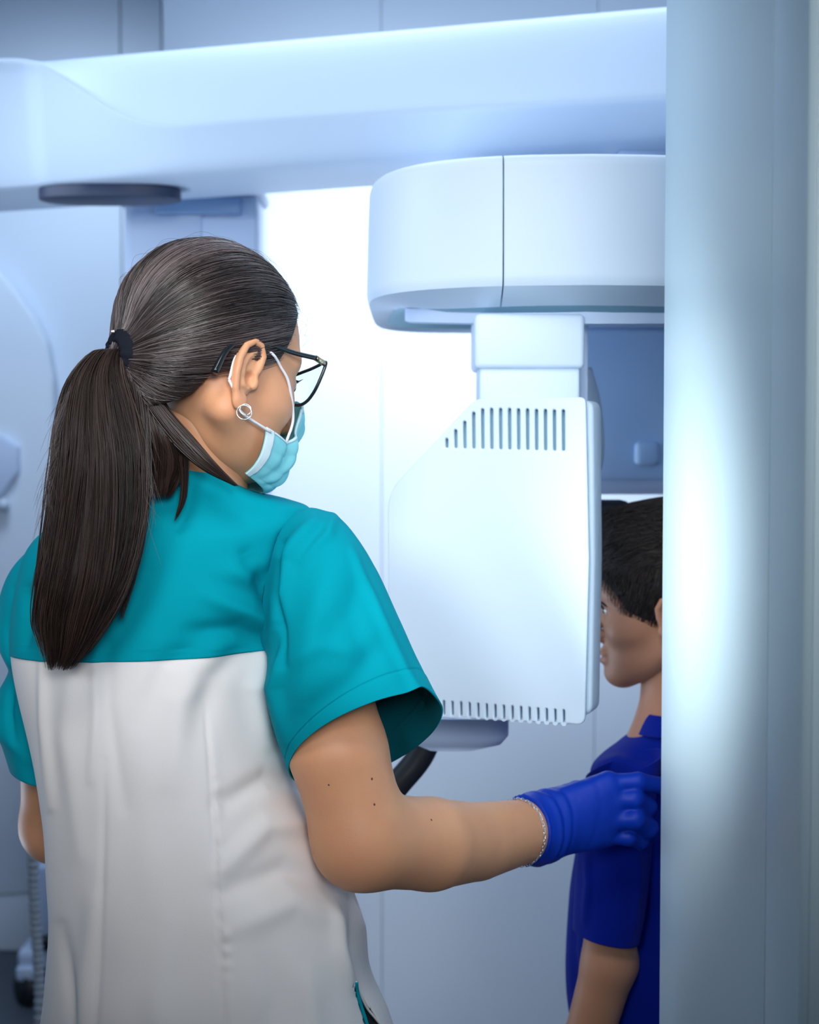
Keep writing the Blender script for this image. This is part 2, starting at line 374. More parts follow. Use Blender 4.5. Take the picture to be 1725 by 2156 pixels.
wn(obj('pivot_plate', np.vstack(Vp), [tuple(f) for f in grid_faces(4, 48)] + [tuple(range(48))[::-1], tuple(144 + j for j in range(48))], M['navy'], mach, label='dark blue pivot plate'), 40)
boxpx('pivot_collar', 200, 362, 541, 396, 2.70, 0.26, M['plastic2'], mach, 0.012)
colm = boxpx('support_column', 276, 404, 540, 2290, 2.78, 0.30, M['plastic2'], mach, 0.012)
a0 = P(300, 2290, 2.78)
# floor part of the column
V, F = rbox((P(408, 0, 2.78)[0], 2.93, P(0, 2290, 2.78)[2] / 2), (0.26, 0.34, P(0, 2290, 2.78)[2]), 0.01); obj('column_foot', V, F, M['plastic2'], mach)
boxpx('column_cover', 280, 452, 424, 1500, 2.772, 0.03, M['plastic2'], mach, 0.002)
boxpx('column_cover', 427, 458, 538, 1500, 2.774, 0.03, M['plastic2'], mach, 0.002)
boxpx('column_cap', 327, 414, 508, 450, 2.765, 0.05, M['tint'], mach, 0.004)
# --- rotating head: two shells over an inner core
LOWZ = 0.0
def headloft(xl, xr, yf, yb, levels):
    """levels: (z, inset)"""
    m = 160; a = np.linspace(0, 2 * np.pi, m, endpoint=False); cx, cy = (xl + xr) / 2, (yf + yb) / 2
    V = []
    for z, ins in levels:
        hx, hy = (xr - xl) / 2 - ins, (yb - yf) / 2 - ins; e = 2 / 5.0
        X = np.sign(np.cos(a)) * np.abs(np.cos(a)) ** e * hx; Y = np.sign(np.sin(a)) * np.abs(np.sin(a)) ** e * hy
        bow = 0.075 * (X / ((xr - xl) / 2)) ** 2 * (Y < 0) * (-Y / hy); V.append(np.column_stack([cx + X, cy + Y + bow, np.full(m, z) + (0.095 * (cy + Y + bow - yf) if z < LOWZ else 0.0)]))
    V = np.vstack(V); n = len(levels); F = [tuple(f) for f in grid_faces(n, m)] + [tuple(range(m))[::-1], tuple((n - 1) * m + j for j in range(m))]
    return V, F
yf = 1.745; zt = P(1200, 318, yf)[2]; zm = P(1200, 588, yf)[2]; zb = P(1200, 668, yf + 0.04)[2]
xl = P(762, 0, 1.84)[0]; xr = 0.46; LOWZ = zm - 0.02
def arc(z, i, dz, di, n=6): return [(z + dz * (1 - math.cos(t)), i + di * (1 - math.sin(t))) for t in np.linspace(0, math.pi / 2, n)]
lev = [(zb - 0.001, 0.08), (zb, 0.062), (zb + 0.004, 0.056)] + [(zm - 0.006 + 0, 0.0035), (zm, 0.001), (zm + 0.006, 0.0)] + [(zt - 0.05, 0.002)] + \
      [(zt - 0.014 + 0.014 * math.sin(t), 0.0035 + 0.014 * (1 - math.cos(t))) for t in np.linspace(0, math.pi / 2, 7)] + [(zt + 0.004, 0.08), (zt + 0.006, 0.2)]
V, F = headloft(xl, xr, yf, 2.52, lev)
seam = P(1063, 0, yf)[0]
def cutx(V, F, x, keep):
    bm = bmesh.new(); vs = [bm.verts.new(v) for v in V]; [bm.faces.new([vs[i] for i in f]) for f in F]
    # the seam leans where the shell turns under
    r = bmesh.ops.bisect_plane(bm, geom=bm.verts[:] + bm.edges[:] + bm.faces[:], plane_co=(x, 0, 0), plane_no=(keep, 0, 0), clear_inner=True, clear_outer=False)
    e = [g for g in r['geom_cut'] if isinstance(g, bmesh.types.BMEdge)]; bmesh.ops.holes_fill(bm, edges=e); return bm_arrays(bm)
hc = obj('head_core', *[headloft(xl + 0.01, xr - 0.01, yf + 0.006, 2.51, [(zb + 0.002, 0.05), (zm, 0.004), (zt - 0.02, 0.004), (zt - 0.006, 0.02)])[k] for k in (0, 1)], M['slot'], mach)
V1, F1 = cutx(V, F, seam - 0.0009, -1); wn(obj('head_shell', V1, F1, M['plastic'], mach), 28)
V1, F1 = cutx(V, F, seam + 0.0009, 1); wn(obj('head_shell', V1, F1, M['plastic'], mach), 28)
V, F = headloft(P(852, 0, 1.86)[0], xr - 0.05, 1.80, 2.3, [(zb - 0.008, 0.004), (zb - 0.006, 0.0), (zb + 0.010, 0.0)]); wn(obj('head_underplate', V, F, M['plastic2'], mach), 40)
V, F = rbox((0.2, 2.46, (zt + 1.93) / 2), (0.2, 0.12, 0.13), 0.02); obj('head_hub', V, F, M['plastic2'], mach)
# --- neck
boxpx('neck_sleeve', 1000, 660, 1232, 776, 1.79, 0.12, M['plastic'], mach, 0.006)
boxpx('neck_post', 1010, 765, 1222, 850, 1.797, 0.10, M['plastic'], mach, 0.004)
boxpx('neck_rail', 1219, 670, 1240, 850, 1.83, 0.05, M['plastic2'], mach, 0.003)
# --- vented unit: front plate with real slots
A = P(815, 1200, 1.815); Bp = P(1240, 1200, 1.735); Rv = np.array([Bp[0] - A[0], Bp[1] - A[1], 0]); Rv /= np.linalg.norm(Rv); Nv = np.array([-Rv[1], Rv[0], 0])
if Nv[1] < 0: Nv = -Nv
def onp(px, py):
    d = ray(px, py); o = np.array([0, 0, CAMZ]); t = ((A - o) @ Nv) / (d @ Nv); q = o + d * t; return ((q - A) @ Rv, q[2])
def plate(name, outline, holes, th, depth, bev, m, par):
    cu = bpy.data.curves.new(name, 'CURVE'); cu.dimensions = '2D'; cu.fill_mode = 'BOTH'; cu.extrude = th / 2 - bev; cu.bevel_depth = bev; cu.offset = -bev; cu.bevel_resolution = 3
    for pl in [outline] + holes:
        sp = cu.splines.new('POLY'); sp.points.add(len(pl) - 1); sp.use_cyclic_u = True
        for i, (a, b) in enumerate(pl): sp.points[i].co = (a, b, 0, 1)
    t = bpy.data.objects.new('tmp', cu); COL.objects.link(t); dg = bpy.context.evaluated_depsgraph_get(); me = t.evaluated_get(dg).to_mesh()
    V = np.array([v.co[:] for v in me.vertices]); F = [tuple(p.vertices) for p in me.polygons]; t.evaluated_get(dg).to_mesh_clear()
    bpy.data.objects.remove(t)
    Wv = A * np.array([1, 1, 0]) + V[:, :1] * Rv + V[:, 1:2] * np.array([0, 0, 1.0]) + (V[:, 2:3] + depth + th / 2) * Nv
    return wn(obj(name, Wv, F, m, par), 35)
def rpoly(pts, r, n=6):
    out = []; pts = [np.array(p, float) for p in pts]
    for i, p in enumerate(pts):
        a = pts[i - 1] - p; b = pts[(i + 1) % len(pts)] - p; rr = r[i] if isinstance(r, (list, tuple)) else r
        la, lb = np.linalg.norm(a), np.linalg.norm(b); rr = min(rr, la * 0.45, lb * 0.45); a = p + a / la * rr; b = p + b / lb * rr
        for t in np.linspace(0, 1, n): out.append(tuple((1 - t) ** 2 * a + 2 * t * (1 - t) * p + t * t * b))
    return out
ol = [onp(*q) for q in [(1002, 838), (1233, 836), (1240, 1180), (1231, 1527), (1000, 1514), (818, 1504), (816, 1036)]]
outl = rpoly(ol, [0.012, 0.007, 0.001, 0.010, 0.001, 0.01, 0.022])
holes = []
def stadium(x0, y0, x1, y1, hw):
    a = np.array(onp(x0, y0)); b = np.array(onp(x1, y1)); n = 6
    return [tuple(a + hw * np.array([math.cos(t), math.sin(t)])) for t in np.linspace(0, math.pi, n)] + [tuple(b + hw * np.array([math.cos(t), math.sin(t)])) for t in np.linspace(math.pi, 2 * math.pi, n)]
tops = [926, 908, 890, 871, 864, 863, 863, 863, 864, 864, 865, 865, 866, 866]
for i in range(14): holes.append(stadium(940 + i * 18.9, tops[i], 940.5 + i * 18.9, 940 + i * 0.45, 0.0019 if i else 0.0018))
for i in range(19):
    x = 862 + i * 18.05; y = 1471 + i * 1.38
    holes.append(stadium(x, y + 1, x + 0.5, y + 27, 0.0012)[:])
plate('front_plate', outl, holes, 0.008, 0.0, 0.002, M['plastic'], mach)
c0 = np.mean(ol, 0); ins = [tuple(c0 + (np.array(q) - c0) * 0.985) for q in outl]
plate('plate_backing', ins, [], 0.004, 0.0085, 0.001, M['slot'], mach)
hp = [onp(*q) for q in [(1002, 842), (1243, 842), (1246, 1180), (1240, 1512), (1000, 1508), (822, 1500), (820, 1038)]]
plate('unit_housing', rpoly(hp, [0.012, 0.012, 0.001, 0.012, 0.001, 0.01, 0.022]), [], 0.045, 0.013, 0.006, M['plastic'], mach)
# rounded rear cover swelling out past the right edge of the unit
bz = [(1246, 775), (1262, 830), (1272, 900), (1272, 960), (1262, 1010), (1255, 1060)]
n = 24; zc = cr(bz, n); Vb = []
for (x, y) in zc:
    q = P(x, y, 1.99); hw = q[0] - P(1185, y, 1.99)[0]
    a = np.linspace(0, 2 * np.pi, 32, endpoint=False); Vb.append(np.column_stack([P(1185, y, 1.99)[0] + np.cos(a) * hw, 1.99 + np.sin(a) * 0.05, np.full(32, q[2])]))
Vb = np.vstack(Vb); obj('rear_cover', Vb, [tuple(f) for f in grid_faces(n, 32)] + [tuple(range(32)), tuple((n - 1) * 32 + j for j in range(32))[::-1]], M['plastic'], mach)
# lower sensor pod and chin support bar
pod = [(P(866, 1500, 1.93), P(1070, 1500, 1.93)), (P(864, 1540, 1.93), P(1070, 1545, 1.93)), (P(872, 1560, 1.93), P(1055, 1562, 1.93)), (P(900, 1572, 1.93), P(1000, 1575, 1.93))]
Vp = []; m_ = 40; a = np.linspace(0, 2 * np.pi, m_, endpoint=False)
for i, (l, r) in enumerate(pod):
    c = (l + r) / 2; hx = (r[0] - l[0]) / 2; hy = 0.05 - 0.008 * i; Vp.append(np.column_stack([c[0] + np.sign(np.cos(a)) * np.abs(np.cos(a)) ** 0.5 * hx, c[1] + np.sign(np.sin(a)) * np.abs(np.sin(a)) ** 0.5 * hy, np.full(m_, c[2])]))
obj('lower_pod', np.vstack(Vp), [tuple(f) for f in grid_faces(4, m_)] + [tuple(range(m_)), tuple(3 * m_ + j for j in range(m_))[::-1]], M['plastic2'], mach)
V, F = tube(cr([P(905, 1550, 1.93), P(880, 1600, 1.93), P(830, 1660, 1.93), P(760, 1750, 1.95), P(640, 1850, 2.1), P(480, 1900, 2.80)], 24), 0.0165, 16); obj('handle_bar', V, F, M['dark'], mach, label='black curved handle bar')
# head support behind the unit
boxpx('head_support', 1150, 1054, 1330, 1172, 2.06, 0.05, M['dark'], mach, 0.010, 'black forehead support')
boxpx('support_stem', 1150, 900, 1240, 1080, 2.07, 0.03, M['plastic2'], mach, 0.006)
# cassette housing far right behind the neck
boxpx('cassette_housing', 1150, 660, 1620, 1042, 2.30, 0.10, M['plastic2'], mach, 0.02)
boxpx('cassette_window', 1170, 690, 1600, 1012, 2.292, 0.02, M['tint2'], mach, 0.008, 'darker blue window')
boxpx('cassette_handle', 1338, 930, 1392, 980, 2.28, 0.02, M['tint2'], mach, 0.008)
V, F = rbox((0.36, 2.37, 1.75), (0.10, 0.06, 0.5), 0.01); obj('cassette_arm', V, F, M['plastic2'], mach)

# ================================================================== DEVICE AT LEFT, HOSE, STAND
dev = thing('medical_cabinet', (P(-60, 800, 4.5)[0], 4.53, 0), 'pale blue medical cabinet on the far left with a hexagonal control panel and knob', 'cabinet')
def extr(pts, Y, dep, name, m, par, bev=0.02):
    bm = bmesh.new(); vs = [bm.verts.new(P(x, y, Y)) for x, y in pts]; f = bm.faces.new(vs); r = bmesh.ops.extrude_face_region(bm, geom=[f])
    for v in r['geom']:
        if isinstance(v, bmesh.types.BMVert): v.co.y += dep
    bmesh.ops.recalc_face_normals(bm, faces=bm.faces[:]); bmesh.ops.bevel(bm, geom=bm.edges[:], offset=bev, segments=3, affect='EDGES', profile=0.5); V, F = bm_arrays(bm); return wn(obj(name, V, F, m, par), 35)
extr([(-160, 540), (-10, 562), (30, 610), (70, 665), (98, 720), (112, 800), (116, 1300), (110, 1880), (-160, 1900)], 4.50, 0.07, 'cabinet_body', M['wall'], dev, 0.012)
extr([(-90, 1010), (-60, 930), (2, 915), (38, 940), (38, 995), (0, 1045), (-60, 1060)], 4.47, 0.05, 'control_panel', M['plastic2'], dev, 0.008)
V, F = tube([P(8, 1062, 4.5), P(8, 1062, 4.46)], 0.018, 20); obj('knob', V, F, M['plastic'], dev)
V, F = rbox((P(-30, 0, 4.5)[0], 4.535, 0.10), (0.24, 0.06, 0.2), 0.01); obj('cabinet_foot', V, F, M['wall'], dev)
st = thing('rolling_stand', (P(118, 0, 4.2)[0], 4.12, 0), 'small pale rolling stand with dark round castors behind the white tunic', 'stand')
zf = lambda px, py, Y: P(px, py, Y)
sb = np.array([P(118, 0, 4.2)[0], 4.12, 0.0])
V, F = rbox(sb + [0.0, 0.1, 0.12], (0.20, 0.30, 0.05), 0.015); obj('stand_base', V, F, M['plastic2'], st)
V, F = tube([sb + [0.03, 0.1, 0.12], sb + [0.03, 0.1, 0.78]], 0.018, 14); obj('stand_post', V, F, M['plastic2'], st)
V, F = rbox(sb + [0.03, 0.1, 0.80], (0.25, 0.3, 0.03), 0.01); obj('stand_tray', V, F, M['plastic2'], st)
for dx, dy in ((-0.075, -0.04), (0.085, -0.04), (-0.075, 0.22), (0.085, 0.22)):
    c = sb + [dx, dy, 0.042]; a = np.linspace(0, 2 * np.pi, 24, endpoint=False)
    V, F = tube([c - [0.013, 0.012, 0], c + [0.013, 0.012, 0]], 0.042, 24); cs = obj('castor', V, F, M['dark'], st)
    V, F = rbox(c + [0, 0, 0.045], (0.05, 0.05, 0.04), 0.01); obj('castor_fork', V, F, M['plastic2'], cs)
V, F = rbox(sb + [0.0, -0.02, 0.26], (0.12, 0.05, 0.22), 0.01); obj('stand_box', V, F, M['plastic2'], st)
V, F = tube([sb + [-0.02, -0.045, 0.17], sb + [-0.02, -0.06, 0.17]], 0.02, 20); obj('stand_knob', V, F, M['dark'], st)
hp_ = cr([P(150, 1400, 3.3), P(74, 1600, 3.2), P(70, 1800, 3.2), P(76, 1950, 3.2), P(84, 2100, 3.2), P(80, 2300, 3.2), [P(60, 0, 3.2)[0], 3.18, 0.03], [P(0, 0, 3.2)[0], 3.2, 0.02]], 420)
rr = 0.0100 + 0.0025 * (np.sin(np.arange(420) * 1.15) > 0)
V, F = tube(hp_, rr, 12); ho = obj('corrugated_hose', V, F, M['hose'], None, origin=(hp_[0][0], 3.3, 0)); tag(ho, 'thin ribbed grey hose hanging left of the white tunic', 'hose')

# ================================================================== HEAD MODEL (local metres: x forward, y left, z up, origin = cranium centre)
def head_sdf(p, chin=-0.130, sc=1.0):
    p = p / sc
    d = ell(p, (0.0, 0, 0.0), (0.094, 0.074, 0.086))
    d = smin(d, ell(p, (0.028, 0, -0.035), (0.066, 0.063, 0.078)), 0.02)
    for s in (-1, 1):
        d = smin(d, ell(p, (0.052, s * 0.036, -0.062), (0.032, 0.024, 0.024)), 0.02)
        d = smin(d, rc(p, (0.0, s * 0.054, -0.085), (0.066, s * 0.014, chin + 0.013), 0.014, 0.012), 0.028)
        d = smin(d, rc(p, (0.083, s * 0.012, -0.012), (0.07, s * 0.045, -0.014), 0.010, 0.008), 0.014)
        d = smax(d, -ell(p, (0.100, s * 0.031, -0.034), (0.020, 0.018, 0.012)), 0.012)
        d = smin(d, ell(p, (0.074, s * 0.031, -0.034), (0.014, 0.015, 0.012)), 0.004)
        d = smin(d, ell(p, (0.098, s * 0.010, -0.071), (0.010, 0.008, 0.007)), 0.006)
    d = smin(d, ell(p, (0.045, 0, -0.095), (0.045, 0.044, 0.036)), 0.02)
    d = smin(d, ell(p, (0.076, 0, chin + 0.014), (0.016, 0.018, 0.014)), 0.018)
    d = smin(d, rc(p, (0.086, 0, -0.022), (0.108, 0, -0.066), 0.007, 0.009), 0.009)
    d = smin(d, ell(p, (0.090, 0, -0.093), (0.010, 0.022, 0.006)), 0.007)
    d = smin(d, ell(p, (0.088, 0, -0.103), (0.010, 0.019, 0.006)), 0.006)
    d = smax(d, -ell(p, (0.103, 0, -0.098), (0.010, 0.024, 0.0016)), 0.003)
    return d * sc
def ear_sdf(p, s, sc=1.0):
    """ear on side s (+1 left, -1 right); local ear frame inside head frame"""
    p = p / sc
    q = np.column_stack([p[:, 0] - 0.004, (p[:, 1] * s - 0.072), p[:, 2] + 0.054])
    cs, sn = math.cos(0.16), math.sin(0.16); q = np.column_stack([q[:, 0] * cs + q[:, 2] * sn * -1, q[:, 1], q[:, 2] * cs + q[:, 0] * sn])
    path = [(0.010, 0.006, -0.001), (0.0135, 0.009, 0.012), (0.0125, 0.012, 0.024), (0.004, 0.015, 0.033), (-0.007, 0.018, 0.0335), (-0.0165, 0.021, 0.024), (-0.0195, 0.022, 0.009), (-0.017, 0.020, -0.007), (-0.011, 0.016, -0.021), (-0.004, 0.012, -0.030)]
    path = [(a * 0.88, 0.007 + (b - 0.006) * 0.45, c) for a, b, c in path]
    d = np.full(len(p), 1.0)
    for a, b in zip(path[:-1], path[1:]): d = np.minimum(d, rc(q, a, b, 0.0036, 0.0036))
    anti = [(0.0, 0.009, 0.024), (-0.009, 0.010, 0.012), (-0.009, 0.010, -0.002), (-0.003, 0.009, -0.014), (0.005, 0.008, -0.014)]
    for a, b in zip(anti[:-1], anti[1:]): d = smin(d, rc(q, a, b, 0.0034, 0.0034), 0.004)
    sh = np.column_stack([q[:, 0] + 0.003, q[:, 1] - 0.0065 + 0.15 * (q[:, 0] + 0.003), q[:, 2] - 0.003])
    d = smin(d, ell(sh, (0, 0, 0), (0.0175, 0.0035, 0.031)), 0.004)
    d = smin(d, ell(q, (0.001, 0.009, -0.031), (0.0085, 0.0045, 0.0095)), 0.005)
    d = smin(d, ell(q, (0.0125, 0.007, -0.006), (0.0045, 0.004, 0.007)), 0.003)
    d = smin(d, ell(q, (0.0, 0.0, 0.0), (0.013, 0.008, 0.024)), 0.005)
    d = smax(d, -ell(q, (0.004, 0.014, -0.004), (0.0065, 0.010, 0.0085)), 0.0025)
    d = smax(d, -ell(q, (0.001, 0.0160, 0.013), (0.0055, 0.0045, 0.009)), 0.003)
    return d * sc
# ================================================================== WOMAN
wroot = thing('person', (-0.22, 1.60, 0.0), 'woman with long brown ponytail, glasses and mask, in teal and white tunic, reaching out', 'person')
WR = frame3(R(40), R(15), R(4)); WC = P(442, 698, 1.55); WS = 1.0
tow = lambda v: WC + np.asarray(v, float) @ WR.T
Vh, Fh = nets(lambda p: head_sdf(p), (-0.125, -0.10, -0.17), (0.14, 0.10, 0.11), 0.0022)
Ve, Fe = nets(lambda p: ear_sdf(p, -1, 0.92), (-0.03, -0.105, -0.10), (0.035, -0.05, 0.015), 0.0011)
Vl, Fl = nets(lambda p: ear_sdf(p, 1, 0.92), (-0.03, 0.05, -0.10), (0.035, 0.105, 0.015), 0.0015)
# arms, neck, trunk under the clothes
RS, RE, RW = P(664, 1225, 1.60), P(763, 1768, 1.53), P(1104, 1750, 1.715)
RU = P(712, 1580, 1.53); RF = P(905, 1777, 1.59)
HK = [(1280, 1650, 1.750), (1290, 1686, 1.750), (1290, 1722, 1.752), (1275, 1758, 1.758)]
FG = [[(1280, 1650, 1.750), (1345, 1645, 1.748), (1400, 1656, 1.766), (1432, 1675, 1.79)],
      [(1290, 1684, 1.748), (1336, 1682, 1.744), (1364, 1698, 1.760), (1368, 1714, 1.785)],
      [(1290, 1724, 1.750), (1338, 1724, 1.742), (1366, 1744, 1.757), (1366, 1758, 1.785)],
      [(1275, 1758, 1.758), (1324, 1763, 1.752), (1350, 1771, 1.766), (1352, 1777, 1.785)]]
FR = [0.0096, 0.0112, 0.0118, 0.0092]
def hand_sdf(p, off=0.0):
    d = np.full(len(p), 1.0); w = [P(1125, 1712, 1.735), P(1125, 1735, 1.73), P(1125, 1758, 1.73), P(1125, 1778, 1.735)]
    for i in range(4): d = smin(d, rc(p, w[i], P(*HK[i]), 0.017, 0.0135), 0.018)
    for i, f in enumerate(FG):
        q = [P(*t) for t in f]; r = FR[i]; e = np.full(len(p), 1.0)
        for k in range(3): e = smin(e, rc(p, q[k], q[k + 1], r * (1.0 - 0.05 * k), r * (0.97 - 0.07 * k)), 0.003)
        d = smin(d, e, 0.003)
    th = [P(1165, 1690, 1.755), P(1215, 1668, 1.785), P(1245, 1668, 1.805), P(1262, 1680, 1.822)]; e = np.full(len(p), 1.0)
    for k in range(3): e = smin(e, rc(p, th[k], th[k + 1], (0.016, 0.0125, 0.0105)[k], (0.0125, 0.0105, 0.0095)[k]), 0.005)
    d = smin(d, e, 0.010); return d - off
def rarm(p):
    d = rc(p, RS, RU, 0.030, 0.0475); d = smin(d, rc(p, RU, RE, 0.0475, 0.0465), 0.01)
    fa = smin(rc(p, RE, RF, 0.0465, 0.0468), rc(p, RF, P(1000, 1772, 1.65), 0.0468, 0.0410), 0.006)
    fa = smin(fa, rc(p, P(1000, 1772, 1.65), RW, 0.0415, 0.0345), 0.002); return smin(d, fa, 0.020)
LS, LE = P(130, 1230, 1.69), P(122, 1738, 1.73)
def body_sdf(p):
    d = rarm(p); d = smin(d, hand_sdf(p, -0.002), 0.015)
    l = smin(rc(p, LS, LE, 0.046, 0.040), rc(p, LE, P(260, 1700, 1.93), 0.041, 0.032), 0.012); d = np.minimum(d, l)
    l = smin(rc(p, P(260, 1700, 1.93), P(300, 1690, 2.00), 0.028, 0.022), l, 0.01)
    for k in range(4): l = smin(l, rc(p, P(300, 1680 + 8 * k, 1.99), P(330 + 4 * k, 1670 + 22 * k, 2.05 - .006 * k), 0.010, 0.008), 0.006)
    d = np.minimum(d, l)
    nk = rc(p, P(425, 830, 1.56), P(400, 1075, 1.575), 0.052, 0.056); d = smin(d, nk, 0.02)
    d = smin(d, rc(p, P(390, 1150, 1.60), P(320, 1280, 1.62), 0.05, 0.075), 0.03)
    d = smin(d, rc(p, LS, P(360, 1190, 1.62), 0.032, 0.045), 0.03); d = smin(d, rc(p, RS, P(400, 1170, 1.61), 0.034, 0.045), 0.03)
    d = smin(d, rc(p, P(320, 1350, 1.62), P(400, 2000, 1.62), 0.085, 0.10), 0.08); return d
Vb_, Fb_ = nets(body_sdf, (-0.50, 1.38, 0.80), (0.34, 2.12, 1.58), 0.0038)
V, F = join([(tow(Vh), Fh), (tow(Ve), Fe), (tow(Vl), Fl), (Vb_, Fb_)])
obj('body', V, F, M['skin'], wroot)
for x, y, Y in ((783, 1640, 1.475), (908, 1727, 1.545), (693, 1652, 1.478), (788, 1694, 1.478)):
    o_ = np.array([0, 0, CAMZ]); d_ = ray(x, y); ts = np.linspace(1.40, 1.70, 400); pp = o_ + d_[None] * (ts / d_[1])[:, None]; sd = rarm(pp); i = int(np.argmax(sd < 0)); q = pp[i]
    V, F = nets(lambda p: ell(p, q, (0.0013, 0.0008, 0.0015)), q - 0.003, q + 0.003, 0.0005); obj('mole', V, F, M['mole'], wroot)
# eyes
for s in (-1, 1):
    V, F = nets(lambda p: ell(p, (0.0765, s * 0.031, -0.034), (0.0125, 0.0125, 0.010)), (0.06, s * 0.031 - 0.015, -0.05), (0.093, s * 0.031 + 0.015, -0.02), 0.0013); e = obj('eye', tow(V), F, M['eye'], wroot)
    V, F = nets(lambda p: ell(p, (0.0865, s * 0.031, -0.036), (0.0035, 0.0058, 0.0055)), (0.08, s * 0.031 - 0.009, -0.045), (0.093, s * 0.031 + 0.009, -0.026), 0.0008); obj('iris', tow(V), F, M['iris'], e)
    for k in range(14):
        y0 = s * (0.022 + 0.0015 * k); b0 = np.array([0.088 - 0.0006 * k, y0, -0.030]); V, F = tube([tow(b0), tow(b0 + [0.005, s * 0.001, 0.0]), tow(b0 + [0.009, s * 0.003, 0.003])], [0.0005, 0.0004, 0.0001], 5)
        if k == 0: LV = []
        LV.append((V, F))
    V, F = join(LV); tag(obj('eyelashes', V, F, M['frame'], e), kind='stuff')
    V, F = tube(cr([tow((0.094, s * 0.014, -0.008)), tow((0.090, s * 0.030, -0.002)), tow((0.078, s * 0.046, -0.006))], 12), [0.0012] + [0.0026] * 9 + [0.0015, 0.0006], 8); obj('eyebrow', V, F, M['hairb'], wroot)
# --- glove
def glove_sdf(p):
    d = hand_sdf(p, 0.0008); cuff = rc(p, P(1098, 1750, 1.712), P(1130, 1746, 1.73), 0.0372, 0.036); d = smin(d, cuff, 0.020)
    ax = P(1130, 1746, 1.73) - P(1098, 1750, 1.712); ax /= np.linalg.norm(ax); t = (p - P(1103, 1750, 1.715)) @ ax
    x, y = proj(p); tb = t + 0.0006 * np.sin(y * 0.04) - 0.00002 * (y - 1740); w = -0.0012 * np.exp(-((tb - 0.020) / 0.003) ** 2) + 0.0012 * np.exp(-((tb - 0.0265) / 0.002) ** 2) - 0.0009 * np.exp(-((tb - 0.034) / 0.003) ** 2) + 0.0008 * np.exp(-((tb - 0.040) / 0.002) ** 2) + 0.0005 * np.exp(-((tb - 0.070) / 0.003) ** 2) + 0.0006 * smooth_noise(p, 260, 3)
    d = d + w; ri = np.abs(t) ; d = smin(d, np.hypot(t - 0.001, d + 0.0002) - 0.0016, 0.001); return smax(d, -t, 0.001)
V, F = nets(glove_sdf, P(1085, 1840, 1.66) - [0.01, 0.03, 0.02], P(1450, 1600, 1.86) + [0.01, 0.03, 0.02], 0.0021); obj('glove', V, F, M['glove'], wroot, label='blue nitrile glove')
# --- bracelet chain around wrist
ax = P(1130, 1746, 1.73) - P(1098, 1750, 1.712); ax /= np.linalg.norm(ax); u_ = np.cross(ax, [0, 0, 1]); u_ /= np.linalg.norm(u_); v_ = np.cross(ax, u_); bc = P(1094, 1750, 1.708); pr_ = []
def wrist_r(dirv):
    r = np.linspace(0.02, 0.06, 120); s_ = np.minimum(rarm(bc + r[:, None] * dirv), 1); return r[int(np.argmax(s_ > 0.0012))]
ring = []
for t in np.linspace(0, 2 * np.pi, 64, endpoint=False):
    dv = math.cos(t) * u_ + math.sin(t) * v_; ring.append(bc + dv * wrist_r(dv))
ring = np.array(ring)
for i in range(64):
    j = (i + 1) % 64; mid = (ring[i] + ring[j]) / 2; dv = ring[j] - ring[i]; L_ = np.linalg.norm(dv); dv /= L_; rad_ = mid - bc; rad_ /= np.linalg.norm(rad_); sd_ = np.cross(dv, rad_); n2 = sd_ if i % 2 else rad_
    a = np.linspace(0, 2 * np.pi, 10); V, F = tube([mid + dv * L_ * 0.75 * math.cos(q) + n2 * 0.0013 * math.sin(q) for q in a], 0.00045, 5, caps=False); pr_.append((V, F))
V, F = join(pr_); tag(obj('bracelet', V, F, M['silver'], wroot, label='fine silver chain bracelet'), kind='stuff')
# --- tunic
TY = 1.60
rings = [(322, 992, 505, 1026, 1.575, 0.060, 0.010), (296, 1006, 545, 1040, 1.58, 0.066, 0.004), (215, 1048, 610, 1058, 1.59, 0.072, 0), (110, 1112, 650, 1074, 1.60, 0.085, 0), (62, 1165, 655, 1110, TY, 0.098, 0), (44, 1230, 628, 1180, TY, 0.106, 0),
         (34, 1300, 600, 1270, TY, 0.112, 0), (34, 1369, 588, 1354, TY, 0.115, 0), (47, 1450, 576, 1450, TY, 0.116, 0), (73, 1560, 597, 1560, TY, 0.118, 0), (97, 1700, 648, 1700, TY, 0.12, 0), (105, 1850, 715, 1830, TY, 0.125, 0),
         (106, 1950, 762, 1950, TY, 0.13, 0), (99, 2050, 778, 2050, TY, 0.138, 0), (85, 2156, 822, 2160, TY, 0.145, 0), (70, 2300, 862, 2300, TY, 0.15, 0), (60, 2400, 880, 2400, TY, 0.152, 0)]
NT, MT = 420, 300
def gfl(n, m): return grid_faces(n, m)[:, ::-1]
T = loft(rings, NT, MT, 2.25); Nn = vnorm(T); X, Y_ = proj(T)
